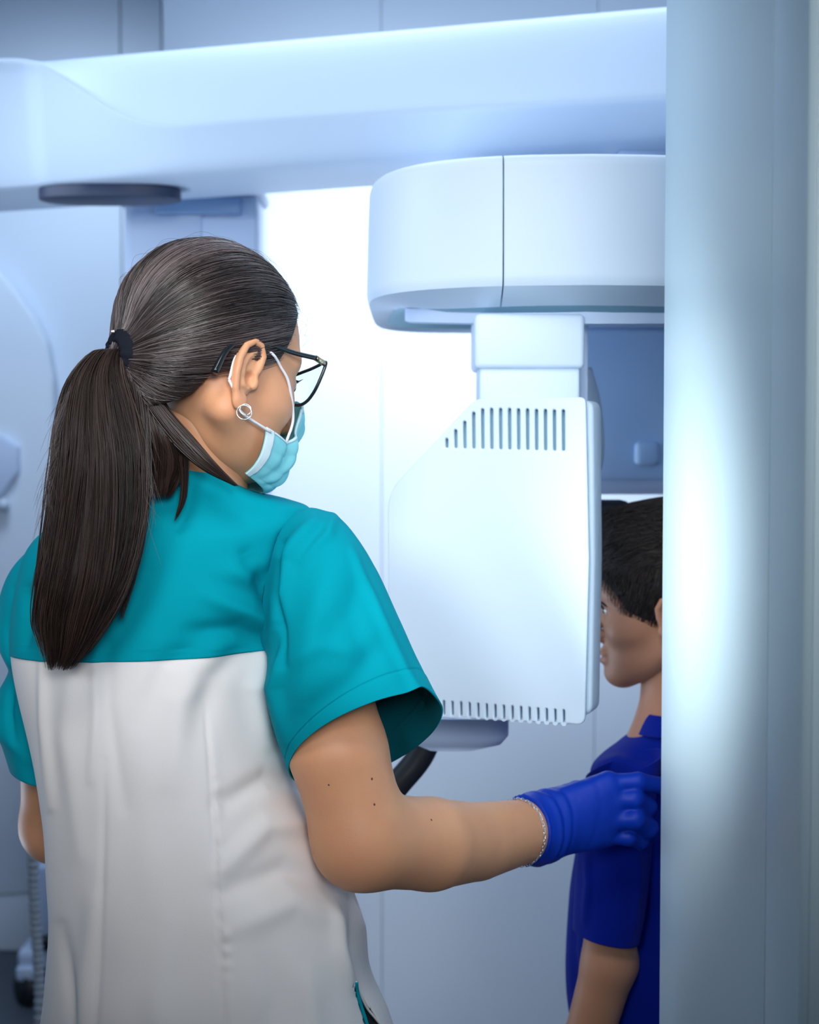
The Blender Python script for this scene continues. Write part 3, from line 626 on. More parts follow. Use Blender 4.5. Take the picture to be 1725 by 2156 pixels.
fl = [([(575, 1330), (520, 1290), (440, 1255)], 22, 0.006), ([(580, 1300), (555, 1230), (520, 1170)], 18, -0.005), ([(578, 1350), (500, 1325), (400, 1330)], 20, -0.005), ([(560, 1180), (520, 1210), (470, 1200)], 25, 0.004),
      ([(640, 1090), (600, 1130), (575, 1200)], 12, -0.0035), ([(420, 1030), (330, 1100), (300, 1200)], 40, 0.004), ([(120, 1180), (90, 1250), (85, 1340)], 18, 0.004), ([(60, 1240), (62, 1300), (55, 1360)], 12, -0.004),
      ([(570, 1365), (540, 1450), (560, 1560)], 22, 0.006), ([(520, 1365), (440, 1430), (420, 1540)], 30, -0.004), ([(470, 1360), (380, 1480), (360, 1640)], 30, 0.004), ([(420, 1355), (340, 1400), (300, 1520)], 22, -0.003),
      ([(200, 1360), (205, 1500), (195, 1640)], 12, 0.003), ([(230, 1360), (225, 1480), (260, 1700)], 16, -0.003), ([(90, 1380), (92, 1520), (110, 1700)], 10, 0.004), ([(150, 1360), (140, 1560), (170, 1800)], 20, 0.003),
      ([(330, 1360), (300, 1600), (320, 1900)], 34, 0.003), ([(460, 1700), (560, 1640), (610, 1650)], 22, -0.005), ([(460, 1840), (560, 1740), (650, 1740)], 24, 0.005), ([(470, 1880), (600, 1830), (700, 1860)], 26, -0.005),
      ([(480, 1960), (620, 1900), (740, 1950)], 28, 0.004), ([(700, 1900), (715, 2000), (740, 2080)], 14, 0.006), ([(740, 1890), (750, 2000), (790, 2140)], 12, -0.004), ([(560, 2000), (580, 2100), (560, 2300)], 30, -0.004), ([(650, 2050), (660, 2150), (640, 2300)], 26, 0.004),
      ([(200, 1900), (180, 2050), (150, 2300)], 22, 0.005), ([(130, 1950), (150, 2100), (170, 2300)], 14, -0.004), ([(350, 1950), (330, 2100), (340, 2300)], 30, 0.003), ([(220, 1600), (215, 1900), (200, 2200)], 7, -0.0022)]
D = folds(X, Y_, fl) * np.where(Y_ < 1370, 1.7, 1.25); back = (T[..., 1] < TY + 0.02).astype(float); D = D * back
D += 0.0022 * smooth_noise(T, 38, 11) + 0.0011 * smooth_noise(T, 95, 5)
D = np.where(Y_ > 1500, D + 0.004 * np.clip((Y_ - 1500) / 600, 0, 1) * np.sin(np.linspace(0, 2 * np.pi, MT, endpoint=False) * 9)[None] * 0.4, D)
# princess seams with puckers
ds, ts = segd(X, Y_, [(433, 1362), (437, 1540), (450, 1750), (462, 1950), (472, 2160), (480, 2400)])
pk = np.clip((Y_ - 1500) / 200, 0, 1)
sgn = np.sign(X - np.interp(Y_, [1362, 1540, 1750, 1950, 2160, 2400], [433, 437, 450, 462, 472, 480]))
D += back * (-0.0022 * np.exp(-(ds / 3.5) ** 2) * np.clip((Y_ - 1480) / 60, 0, 1) + pk * 0.0012 * np.exp(-((ds - 12) / 9) ** 2) * (sgn > 0) * (1 + np.sin(Y_ * 0.155 + np.sin(Y_ * .031) * 2) * (0.6 + 0.4 * np.sin(Y_ * 0.023))))
T2 = T + Nn * D[..., None]
ysm = 7 / 16 * (NT - 1); ks = int(round(ysm))
def sub(Tv, i0, i1): return Tv[i0:i1].reshape(-1, 3), gfl(i1 - i0, MT)
Ty = T2.copy(); Ty[:ks + 2] += Nn[:ks + 2] * 0.0012
V, F = sub(Ty, 0, ks + 1); yoke = solid(obj('tunic_yoke', V, F, M['teal'], wroot, label='teal shoulder yoke of the tunic'), 0.0015)
V, F = sub(T2, ks - 1, NT)
xx, yy = proj(V); fx, fy = xx[F].mean(1), yy[F].mean(1); yav = V[F][:, :, 1].mean(1)
slit = (fy > 2072) & (fx > 743 + (fy - 2072) * 0.30) & (fx < 746 + (fy - 2072) * 0.68) & (yav < TY)
wt = solid(obj('tunic_body', V, F[~slit], M['white'], wroot, label='white back of the tunic'), 0.0015)
# teal tape on slit edge
def onT(px, py):
    q = np.hypot(X - px, Y_ - py) + (T[..., 1] > TY) * 1e3; i = np.unravel_index(int(np.argmin(q)), q.shape); return T2[i] + Nn[i] * 0.001
V, F = tube(cr([onT(743 + (y - 2072) * 0.30, y) for y in (2068, 2090, 2120, 2156, 2220, 2300)], 30), 0.0018, 8); obj('slit_binding', V, F, M['teal'], wroot, label='teal binding of the side slit')
V, F = tube(cr([onT(746 + (y - 2072) * 0.68, y) for y in (2068, 2090, 2120, 2156, 2220, 2300)], 30), 0.0012, 8); obj('slit_hem', V, F, M['white'], wroot)
# right sleeve
sr = [(545, 1362, 575, 1110, 1.575, 0.030, 0), (562, 1372, 625, 1080, 1.565, 0.066, 0), (566, 1392, 662, 1071, 1.56, 0.076, 0), (563, 1440, 722, 1098, 1.55, 0.078, 0.004), (566, 1480, 772, 1168, 1.54, 0.078, 0.014), (573, 1520, 811, 1243, 1.535, 0.077, 0.024), (583, 1555, 845, 1318, 1.53, 0.076, 0.034),
      (594, 1590, 880, 1396, 1.53, 0.076, 0.042), (602, 1610, 908, 1452, 1.53, 0.076, 0.046), (608, 1624, 934, 1496, 1.53, 0.076, 0.048)]
NS, MS = 170, 200
S = loft(sr, NS, MS, 2.1); SN = vnorm(S); sx, sy = proj(S)
fs = [([(600, 1150), (585, 1250), (600, 1400)], 10, -0.006), ([(660, 1100), (600, 1180), (588, 1300)], 16, 0.007), ([(590, 1380), (578, 1450), (600, 1560)], 14, 0.005), ([(700, 1180), (660, 1330), (640, 1480)], 30, 0.004), ([(760, 1200), (740, 1300), (790, 1420)], 26, -0.003),
      ([(740, 1160), (800, 1300), (890, 1480)], 9, 0.004), ([(650, 1500), (740, 1440), (800, 1360)], 26, -0.003), ([(630, 1390), (680, 1360), (750, 1370)], 20, 0.0025), ([(700, 1090), (690, 1130), (640, 1180)], 12, 0.004), ([(580, 1340), (575, 1400), (570, 1430)], 8, -0.004)]
SD = folds(sx, sy, fs) * 1.5 * (S[..., 1] < 1.56) + 0.0018 * smooth_noise(S, 42, 21) + 0.0008 * smooth_noise(S, 120, 22)
dh, _ = segd(sx, sy, [(603, 1580), (700, 1520), (800, 1462), (900, 1440)])
hem = np.linspace(0, 1, NS)[:, None]; SD += -0.0016 * np.exp(-((hem - 0.865) / 0.006) ** 2) + 0.0006 * (hem > 0.865)
S2 = S + SN * SD[..., None]
# kink of the rim
for i in range(NS):
    w = max(0, (i / (NS - 1) - 0.6) / 0.4); d = np.exp(-((sx[i] - 893) / 26) ** 2) * (S[i, :, 1] < 1.53); S2[i, :, 2] += 0.006 * w * d
V = S2.reshape(-1, 3); sl = solid(obj('sleeve', V, gfl(NS, MS), M['teal'], wroot), 0.0016)
sl.data.materials.append(M['teal_shade']); sl.modifiers[0].material_offset = 1
# armhole seam line
V, F = tube(cr([onT(x, y) + [0, -0.004, 0] for x, y in ((646, 1080), (618, 1110), (598, 1145), (583, 1185), (574, 1230), (570, 1290))], 40), 0.0009, 6)
# left sleeve
lf = [(120, 1105, 170, 1300, 1.66, 0.05, 0), (72, 1148, 160, 1330, 1.67, 0.066, 0), (28, 1198, 155, 1370, 1.68, 0.07, 0), (4, 1262, 152, 1410, 1.69, 0.07, 0), (0, 1330, 150, 1450, 1.69, 0.07, 0), (26, 1394, 150, 1490, 1.69, 0.07, 0), (2, 1452, 150, 1540, 1.69, 0.07, 0), (-14, 1500, 150, 1590, 1.69, 0.07, 0), (8, 1548, 160, 1620, 1.69, 0.066, 0), (26, 1606, 168, 1648, 1.69, 0.062, 0)]
S = loft(lf, 120, 140, 2.1); SN = vnorm(S); sx, sy = proj(S)
SD = folds(sx, sy, [([(30, 1240), (22, 1330), (34, 1420)], 9, -0.006), ([(60, 1260), (40, 1400), (60, 1600)], 12, 0.004), ([(28, 1400), (20, 1500), (30, 1560)], 8, -0.005)]) + 0.0015 * smooth_noise(S, 50, 31)
sl2 = solid(obj('sleeve', (S + SN * SD[..., None]).reshape(-1, 3), gfl(120, 140), M['teal'], wroot), 0.0016); sl2.data.materials.append(M['teal_shade']); sl2.modifiers[0].material_offset = 1
# trousers and shoes (below the frame, down to the floor)
hx = P(440, 2200, TY)[0]
def trous(p):
    d = ell(p, (hx, TY, 0.86), (0.150, 0.115, 0.16))
    for s in (-1, 1): d = smin(d, smin(rc(p, (hx + s * 0.075, TY, 0.80), (hx + s * 0.085, TY - 0.01, 0.46), 0.088, 0.07), rc(p, (hx + s * 0.085, TY - 0.01, 0.46), (hx + s * 0.09, TY - 0.02, 0.06), 0.07, 0.062), 0.03), 0.05)
    return smax(d, 0.05 - p[:, 2], 0.004)
V, F = nets(trous, (hx - 0.22, TY - 0.17, 0.0), (hx + 0.22, TY + 0.17, 1.06), 0.008); obj('trousers', V, F, M['black'], wroot)
def shoes(root, x, y, fw, sc, gap, m):
    f = np.array([math.cos(fw), math.sin(fw), 0]); l = np.array([-f[1], f[0], 0])
    for s in (-1, 1):
        c = np.array([x, y, 0]) + l * s * gap
        fn = lambda p: smax(smin(rc(p, c - f * 0.05 * sc + [0, 0, 0.05 * sc], c + f * 0.12 * sc + [0, 0, 0.03 * sc], 0.042 * sc, 0.034 * sc), rc(p, c - f * 0.03 * sc + [0, 0, 0.04 * sc], c - f * 0.02 * sc + [0, 0, 0.10 * sc], 0.04 * sc, 0.036 * sc), 0.02), -p[:, 2] + 0.001, 0.004)
        V, F = nets(fn, c - [0.2, 0.2, 0.02], c + [0.2, 0.2, 0.17], 0.007); obj('shoe', V, F, m, root)
shoes(wroot, hx, TY - 0.02, R(80), 1.0, 0.09, M['shoe'])
# --- hair cap
def hl(x):  # hairline height against forward coordinate, side view
    return np.interp(x, [-0.10, -0.085, -0.05, -0.035, -0.018, 0.0, 0.02, 0.040, 0.050, 0.062, 0.080, 0.10], [-0.118, -0.112, -0.090, -0.078, -0.045, -0.022, -0.032, -0.032, -0.008, 0.022, 0.045, 0.055])
def cap(p):
    d = ell(p, (0.0, 0, 0.0), (0.0960, 0.0790, 0.0885))
    d = smin(d, ell(p, (-0.046, 0, -0.062), (0.040, 0.050, 0.055)), 0.03)
    d = smin(d, rc(p, (-0.060, 0, -0.042), (-0.081, 0, -0.050), 0.028, 0.012), 0.022)
    return d
def capc(p): return smax(cap(p), hl(p[:, 0]) - p[:, 2], 0.006)
V, F = nets(capc, (-0.135, -0.10, -0.14), (0.115, 0.10, 0.105), 0.0025); obj('hair', tow(V), F, M['hairb'], wroot, label='dark brown hair combed back tightly')
TT = np.array([-0.076, 0.0, -0.046])
def projcap(D, off):
    """directions from centre -> points on hair cap + off"""
    c = np.array([-0.005, 0, -0.012]); lo = np.full(len(D), 0.02); hi = np.full(len(D), 0.20)
    for _ in range(22):
        mid = (lo + hi) / 2; ins = cap(c + D * mid[:, None]) < off; lo = np.where(ins, mid, lo); hi = np.where(ins, hi, mid)
    return c + D * lo[:, None]
c0 = np.array([-0.005, 0, -0.012])
def unit(v): return v / (np.linalg.norm(v, axis=-1, keepdims=True) + 1e-12)
NSD = 9000; D0 = unit(RNG.normal(size=(NSD * 4, 3))); pt = projcap(D0, 0.0); ok = (pt[:, 2] > hl(pt[:, 0]) + 0.001) & (np.linalg.norm(pt - TT, axis=1) > 0.03)
D0, pt = D0[ok][:NSD], pt[ok][:NSD]
fr = (pt[:, 0] > 0.02) ; td = unit((TT - c0)[None])[0]
n = 20; tt = np.linspace(0, 1, n); G = []
om = np.arccos(np.clip(D0 @ td, -1, 1)); jit = RNG.normal(size=D0.shape) * 0.03
offs = RNG.uniform(0.0000, 0.0022, len(D0))
phase = np.arctan2(D0[:, 1], D0[:, 2])
for k, t in enumerate(tt):
    a = np.sin((1 - t) * om) / np.sin(om); b = np.sin(t * om) / np.sin(om); D_ = unit(a[:, None] * D0 + b[:, None] * td + jit * math.sin(math.pi * t))
    lump = 0.0009 * np.sin(phase * 17 + t * 3 + np.sin(phase * 5)) + 0.0006 * np.sin(phase * 43 - t * 4 + 2 * np.sin(phase * 7))
    G.append(projcap(D_, offs + lump))
G = np.stack(G, 1)
ramp = np.clip((tt - 0.85) / 0.15, 0, 1)[None, :, None]
def tones(S, base=(0.018, 0.012, 0.011), hi=(0.22, 0.17, 0.172), key=None):
    k = RNG.random(S) if key is None else key
    return np.array(base) * (1 - k[:, None]) + np.array(hi) * k[:, None]
key = np.clip(0.25 + 0.20 * np.sin(phase * 9 + 2 * np.sin(phase * 4)) + 0.16 * np.sin(phase * 31 + 3 * np.sin(phase * 6)) + RNG.normal(size=len(D0)) * 0.22, 0, 1)
tag(strands(tow(G.reshape(-1, 3)).reshape(G.shape), RNG.uniform(0.00018, 0.0005, len(G)), tones(len(G), key=key), 'combed_strands', M['hair'], wroot), kind='stuff')
# --- ponytail
def gpt(q, w, d): x_, y_ = proj(q); return (float(x_), float(y_), float(q[1]), w, d)
TC = tow(TT + [-0.013, 0, -0.004]); TA = tow(TT + [-0.028, 0, -0.006])
PG = [gpt(tow(TT + [-0.002, 0, 0]), 17, 0.009), gpt(TC, 17, 0.009), gpt(TA, 30, 0.013), (206, 792, 1.462, 56, 0.020), (205, 870, 1.452, 80, 0.026), (209, 960, 1.447, 94, 0.028), (203, 1060, 1.446, 100, 0.028), (190, 1160, 1.445, 98, 0.027), (172, 1240, 1.444, 92, 0.026), (152, 1310, 1.444, 76, 0.022), (140, 1366, 1.444, 50, 0.016), (124, 1412, 1.444, 26, 0.008)]
def bundle(guide, S, rad, name, m, par, lens=(0.75, 1.0), n=34, wob=0.05, tone=None, core=True, clumps=40):
    g = cr(guide, n); C = np.array([P(a[0], a[1], a[2]) for a in g]); wd = g[:, 3] / FPX * g[:, 2]; dp = g[:, 4]
    cl = RNG.uniform(0, 2 * np.pi, clumps); clr = np.sqrt(RNG.random(clumps)); ci = RNG.integers(0, clumps, S)
    a = cl[ci] + RNG.normal(size=S) * 0.13; r = np.clip(clr[ci] + RNG.normal(size=S) * 0.08, 0, 1.06)
    L_ = RNG.uniform(*lens, S); t = np.linspace(0, 1, n); G = np.zeros((S, n, 3)); ph = RNG.uniform(0, 6.28, S); ph2 = cl[ci] * 3
    for k in range(n):
        u = t[k] * L_ * (n - 1); i = np.clip(u.astype(int), 0, n - 2); f = u - i
        c = C[i] * (1 - f)[:, None] + C[i + 1] * f[:, None]; w = wd[i] * (1 - f) + wd[i + 1] * f; d = dp[i] * (1 - f) + dp[i + 1] * f
        aa = a + 0.10 * np.sin(t[k] * 5 + ph2); rr_ = r + wob * np.sin(t[k] * 7 + ph) * t[k]
        G[:, k] = c + np.column_stack([rr_ * np.cos(aa) * w, rr_ * np.sin(aa) * d, np.zeros(S)])
    kk = np.clip((RNG.random(clumps)[ci] * 0.5 + RNG.random(S) * 0.35), 0, 1) ** 1.6
    o = strands(G, RNG.uniform(rad * 0.6, rad * 1.3, S), tones(S, *(tone or ((0.009, 0.005, 0.004), (0.075, 0.042, 0.032))), key=kk), name, m, par); tag(o, kind='stuff')
    if core:
        gg = cr(guide, 66)[:60] * np.concatenate([np.ones((60, 3)), np.interp(np.arange(60), [0, 44, 59], [1, 1, 0.35])[:, None], np.interp(np.arange(60), [0, 44, 59], [1, 1, 0.35])[:, None]], 1); aa = np.linspace(0, 2 * np.pi, 40, endpoint=False); V = []
        for q in gg:
            w = q[3] / FPX * q[2] * 0.80; rr_ = 1 + 0.05 * np.sin(aa * 9 + q[1] * 0.01); V.append(P(q[0], q[1], q[2]) + np.column_stack([np.cos(aa) * w * rr_, np.sin(aa) * q[4] * 0.74 * rr_, np.zeros(40)]))
        V = np.vstack(V); obj('hair_core', V, [tuple(f) for f in grid_faces(60, 40)] + [tuple(range(40)), tuple(59 * 40 + j for j in range(40))[::-1]], M['hairb'], o)
    return o
bundle(PG, 7500, 0.00044, 'ponytail', M['hairp'], wroot, lens=(0.70, 1.0), clumps=110, wob=0.10)
bundle([(268, 735, 1.49, 12, 0.010), (290, 850, 1.47, 24, 0.012), (300, 1000, 1.465, 22, 0.012), (290, 1100, 1.46, 22, 0.010), (272, 1210, 1.458, 18, 0.007), (256, 1306, 1.457, 4, 0.002)], 420, 0.0005, 'loose_lock', M['hair'], wroot, clumps=24)
bundle([(285, 775, 1.485, 16, 0.010), (325, 850, 1.478, 26, 0.010), (385, 925, 1.478, 30, 0.010), (445, 985, 1.480, 22, 0.008), (500, 1024, 1.490, 5, 0.003)], 800, 0.0005, 'loose_lock', M['hair'], wroot, lens=(0.85, 1), clumps=30)
bundle([(300, 790, 1.49, 18, 0.010), (335, 900, 1.482, 42, 0.010), (350, 960, 1.485, 46, 0.008), (345, 1010, 1.490, 34, 0.004), (338, 1050, 1.492, 22, 0.002)], 900, 0.0005, 'loose_lock', M['hair'], wroot, lens=(0.70, 1), clumps=26, core=False)
bundle([(385, 960, 1.478, 14, 0.006), (388, 1010, 1.486, 9, 0.004), (384, 1055, 1.490, 7, 0.003), (368, 1098, 1.492, 2, 0.001)], 120, 0.0004, 'loose_lock', M['hair'], wroot, core=False, clumps=8)
# flyaway hairs
FW = []
for k in range(90):
    x0 = random.uniform(130, 300); y0 = random.uniform(800, 1050); s = random.choice((-1, -1, -1, 1)); L_ = random.uniform(60, 160)
    xe = np.interp(y0, [760, 900, 1060, 1240], [150, 124, 102, 78]) if s < 0 else 300
    FW.append(cr([P(xe + 10, y0, 1.44), P(xe + s * random.uniform(5, 26), y0 + L_ * 0.4, 1.43), P(xe + s * random.uniform(0, 48), y0 + L_, 1.43)], 10))
for k in range(60):
    a = random.uniform(0.2, 2.8); ph_ = random.uniform(-0.6, 0.6); d_ = unit(np.array([[math.cos(a), -0.3 + ph_, math.sin(a)]])); p0 = projcap(d_, 0.002)[0]; p1 = projcap(unit(d_ + [[-0.25, 0.05, 0.0]]), 0.005 + random.random() * 0.004)[0]; p2 = projcap(unit(d_ + [[-0.5, 0.1, -0.05]]), 0.003)[0]
    FW.append(tow(cr([p0, p1, p2], 10)))
tag(strands(np.array(FW), np.full(len(FW), 0.00012), tones(len(FW), key=np.full(len(FW), 0.5)), 'stray_hairs', M['hair'], wroot), kind='stuff')
# nape wisps
NW = []
for k in range(500):
    x = RNG.uniform(-0.078, 0.0); z = hl(np.array([x]))[0] - RNG.uniform(-0.004, 0.012) * (0.4 + abs(x) * 14); d_ = unit(np.array([[x + 0.005, -0.062 + 0.35 * abs(x + 0.02), z + 0.012]])); p0 = projcap(d_, -0.0085)[0]; g = unit(np.array([TT - p0]))[0]
    L_ = RNG.uniform(0.012, 0.03); p1 = projcap(unit((p0 + g * L_ * 0.5 - c0)[None]), -0.002)[0]; p2 = projcap(unit((p0 + g * L_ - c0)[None]), 0.001)[0]; NW.append(tow(cr([p0, p1, p2], 8)))
tag(strands(np.array(NW), np.full(len(NW), 0.00016), tones(len(NW), key=np.full(len(NW), 0.25)), 'nape_hairs', M['hair'], wroot), kind='stuff')
# --- hair tie
tc_ = TC; ax = unit(TA - tow(TT)); u_ = unit(np.cross(ax, [0, 0, 1])); v_ = np.cross(ax, u_); V = []
na, nb_ = 60, 20
for i in range(na):
    a = 2 * np.pi * i / na; rd = math.cos(a) * u_ + math.sin(a) * v_
    for j in range(nb_):
        b = 2 * np.pi * j / nb_; rr_ = 0.0084 * (1 + 0.05 * math.sin(a * 17 + 2 * math.sin(a * 3)) + 0.10 * math.cos(3 * b)); V.append(tc_ + rd * (0.0150 + rr_ * math.cos(b)) + ax * rr_ * 1.35 * math.sin(b))
F = [(i * nb_ + j, ((i + 1) % na) * nb_ + j, ((i + 1) % na) * nb_ + (j + 1) % nb_, i * nb_ + (j + 1) % nb_) for i in range(na) for j in range(nb_)]
htie = obj('hair_tie', V, F, M['black'], wroot, label='black fabric hair tie')
V, F = rbox(tc_ + ax * 0.010 + np.array([0.000, -0.004, 0.019]), (0.004, 0.002, 0.003), 0.0008); obj('clasp', V, F, M['silver'], htie)
# --- face mask
def smooth_face(p):
    d = ell(p, (0.028, 0, -0.035), (0.068, 0.066, 0.080)); d = smin(d, ell(p, (0.050, 0, -0.098), (0.050, 0.050, 0.042)), 0.03)
    d = smin(d, rc(p, (0.086, 0, -0.022), (0.106, 0, -0.064), 0.008, 0.010), 0.03); return smin(d, ell(p, (0.074, 0, -0.122), (0.020, 0.022, 0.016)), 0.02)
nu, nv = 120, 60; mc = np.array([0.02, 0, -0.10]); U = np.linspace(-1, 1, nu); Vv = np.linspace(0, 1, nv); pts = []
Dm = []; pl = []
for u in U:
    topz = np.interp(abs(u), [0, 0.15, 0.35, 0.6, 1], [0.056, 0.050, 0.018, 0.003, 0.010]); botz = np.interp(abs(u), [0, 0.4, 0.8, 1], [-0.046, -0.048, -0.053, -0.054])
    for v in Vv:
        az = u * R(71 - 15 * v)
        zz = topz + (botz - topz) * v; rr_ = 0.085 if abs(u) < 0.2 else 0.075; Dm.append((math.cos(az) * rr_, math.sin(az) * rr_ * 0.9, zz)); pl.append((u, v))
Dm = unit(np.array(Dm)); pl = np.array(pl); lo = np.full(len(Dm), 0.01); hi = np.full(len(Dm), 0.2)
for _ in range(20):
    mid = (lo + hi) / 2; ins = smooth_face(mc + Dm * mid[:, None]) < 0.0045; lo = np.where(ins, mid, lo); hi = np.where(ins, hi, mid)
uu, vv = pl[:, 0], pl[:, 1]; bulge = 0.006 * np.cos(uu * 1.5) * np.sin(vv * np.pi) ** 0.7
pleat = 0.0028 * np.abs(np.sin(vv * np.pi * 3.3 + 1.2 * (1 - np.abs(uu)))) * np.clip(1.05 - np.abs(uu), 0, 1)
pinch = 0.004 * np.exp(-((np.abs(uu) - 0.42) / 0.06) ** 2) * np.exp(-((vv - 0.25) / 0.3) ** 2) - 0.003 * np.exp(-((np.abs(uu) - 0.56) / 0.05) ** 2) * (1 - vv)
pinch += 0.0022 * np.sin(uu * 26 + vv * 5) * np.exp(-((np.abs(uu) - 0.5) / 0.2) ** 2) * np.sin(vv * np.pi)
Vm = mc + Dm * (lo + bulge + pleat + pinch)[:, None]
Fm = grid_faces(nu, nv, closed=False)
mk = solid(obj('face_mask', tow(Vm), Fm, M['mask'], wroot, label='light turquoise pleated surgical mask'), 0.0008, 1)
Vg = Vm.reshape(nu, nv, 3)
for side, sel in ((-1, slice(0, 8)), (1, slice(nu - 8, nu))):
    q = Vg[sel] + unit(Dm.reshape(nu, nv, 3)[sel]) * 0.0010; solid(obj('edge_strip', tow(q.reshape(-1, 3)), grid_faces(8, nv, closed=False), M['maskw'], mk), 0.0008, 1)
q = Vg[:, 0:3] + unit(Dm.reshape(nu, nv, 3)[:, 0:3]) * 0.0009; solid(obj('top_binding', tow(q.reshape(-1, 3)), grid_faces(nu, 3, closed=False), M['maskw'], mk), 0.0008, 1)
# ear loops: right side, up to ear top and behind, back below lobe to strip
def ontoface(pts_, off):
    out = []
    for q in pts_:
        q = np.array(q, float); d_ = unit(q - [0.0, 0, q[2]]); r_ = np.linalg.norm(q - [0, 0, q[2]]); ts = np.linspace(0.03, 0.12, 300); pp = np.array([0, 0, q[2]]) + ts[:, None] * d_; s_ = np.minimum(head_sdf(pp), capc(pp)); i = int(np.argmax((s_ > off) & (ts > 0.04))); out.append(pp[i])
    return out
for s in (-1, 1):
    tp = Vg[3 if s < 0 else nu - 4, 3]; bt = Vg[3 if s < 0 else nu - 4, nv - 6]
    up = ontoface([(0.075, s * 0.045, -0.070), (0.055, s * 0.058, -0.042), (0.040, s * 0.063, -0.031), (0.025, s * 0.066, -0.024)], 0.0022)
    et = np.array([0.016, s * 0.0725, -0.022]); eb = np.array([-0.010, s * 0.0735, -0.034]); ek = np.array([-0.016, s * 0.075, -0.062]); el = np.array([-0.002, s * 0.075, -0.078])
    tp2 = Vg[26 if s < 0 else nu - 27, 0] + unit(Dm.reshape(nu, nv, 3)[26 if s < 0 else nu - 27, 0]) * 0.001
    V1 = tube(cr([tow(a_) for a_ in [tp2] + up + [et, eb, ek]], 50), 0.0014, 8); V2 = tube(cr([tow(a_) for a_ in [ek, el, (0.006, s * 0.073, -0.088), tp + unit(tp - mc) * 0.002]], 30), 0.0014, 8)
    V, F = join([V1, V2]); obj('ear_loop', V, F, M['cord'], mk)
# --- glasses (local coordinates)
gl = None
def rimpath(s):
    p = [(0.004, 0.016), (0.016, 0.019), (0.032, 0.021), (0.046, 0.0235), (0.057, 0.026), (0.0590, 0.021), (0.056, 0.006), (0.050, -0.010), (0.040, -0.021), (0.026, -0.024), (0.012, -0.019), (0.005, -0.006), (0.003, 0.008)]
    return [(0.100 - 0.10 * max(0, r - 0.02) ** 1.0 * 0.9 + 0.12 * (z - 0.02) * 0.6, s * (r + 0.008), z * 0.84 - 0.031) for r, z in p]
def closedcr(pts_, n):
    pts_ = np.array(pts_); ext = np.vstack([pts_[-2:], pts_, pts_[:3]]); full = cr(ext, (len(ext) - 1) * 12 + 1); a = 24; b = a + len(pts_) * 12; return full[a:b + 1]
rr_ = [closedcr([tow(q) for q in rimpath(s)], 0) for s in (-1, 1)]
parts = [tube(q, 0.0017, 10, caps=False) for q in rr_]
parts.append(tube(cr([tow((0.103, -0.011, -0.015)), tow((0.108, 0, -0.011)), tow((0.103, 0.011, -0.015))], 12), 0.002, 10))
V, F = join(parts); gl = obj('glasses', V, F, M['frame'], wroot, label='black cat-eye glasses with brass hinges')
for s in (-1, 1):
    q = rr_[0 if s < 0 else 1][:-1]; c = q.mean(0); nrm = WR[:, 0] * 0.0006; k = len(q)
    V = np.vstack([q + nrm, q - nrm, [c + nrm * 1.5], [c - nrm * 1.5]]); F = [(i, (i + 1) % k, 2 * k) for i in range(k)] + [((i + 1) % k + k, i + k, 2 * k + 1) for i in range(k)] + [(i, i + k, (i + 1) % k + k, (i + 1) % k) for i in range(k)]
    obj('lens', V, F, M['lens'], gl)
    o1 = np.array([0.0955, s * 0.0665, -0.0115]); h1 = np.array([0.079, s * 0.0735, -0.0115])
    V, F = tube([tow(o1 * 0.9 + h1 * 0.1), tow(h1)], 0.0029, 8); obj('hinge', V, F, M['brass'], gl, label='brass hinge')
    V, F = tube(cr([tow(a_) for a_ in [h1, (0.05, s * 0.0735, -0.0145), (0.015, s * 0.0745, -0.015), (-0.006, s * 0.0745, -0.018), (-0.024, s * 0.0745, -0.036), (-0.033, s * 0.075, -0.060)]], 40), np.concatenate([np.full(26, 0.0024), np.linspace(0.0024, 0.0038, 14)]), 10); obj('temple', V, F, M['frame'], gl)
# --- hoop earrings
for s in (-1, 1):
    for k, (dz, r_) in enumerate(((0.0, 0.0068), (0.003, 0.0052))):
        c = np.array([0.003 + 0.001 * k, s * 0.0810, -0.089 + dz]); a = np.linspace(0, 2 * np.pi, 28)
        V, F = tube([tow(c + [math.cos(t) * r_ * 0.9, s * math.cos(t) * r_ * 0.5, math.sin(t) * r_]) for t in a], 0.0006, 8, caps=False); obj('earring', V, F, M['silver'], wroot, label='small silver hoop earring')

# ================================================================== BOY
broot = thing('person', (0.33, 1.95, 0.0), 'dark-haired boy in a royal blue shirt behind the vented machine unit, seen in profile', 'person')
BS = 0.96; BR = frame3(R(171), R(4), R(0)); BC = P(1412, 1216, 1.96)
tob = lambda v: BC + np.asarray(v, float) @ BR.T
k = BS
Vh, Fh = nets(lambda p: smin(head_sdf(p, -0.136, k), ell(p / k, (0.050, 0, 0.005), (0.054, 0.056, 0.056)) * k, 0.012), (-0.12, -0.10, -0.16), (0.13, 0.10, 0.10), 0.0025)
Ve, Fe = nets(lambda p: ear_sdf(p, 1, k), (-0.04, 0.05, -0.10), (0.035, 0.10, 0.015), 0.0013)
Vl, Fl = nets(lambda p: ear_sdf(p, -1, k), (-0.04, -0.10, -0.10), (0.035, -0.05, 0.015), 0.0018)
BSH, BEL, BHD = P(1290, 1700, 1.855), P(1282, 2030, 1.86), P(1235, 2200, 1.87)
BFAR = P(1560, 1690, 2.06)
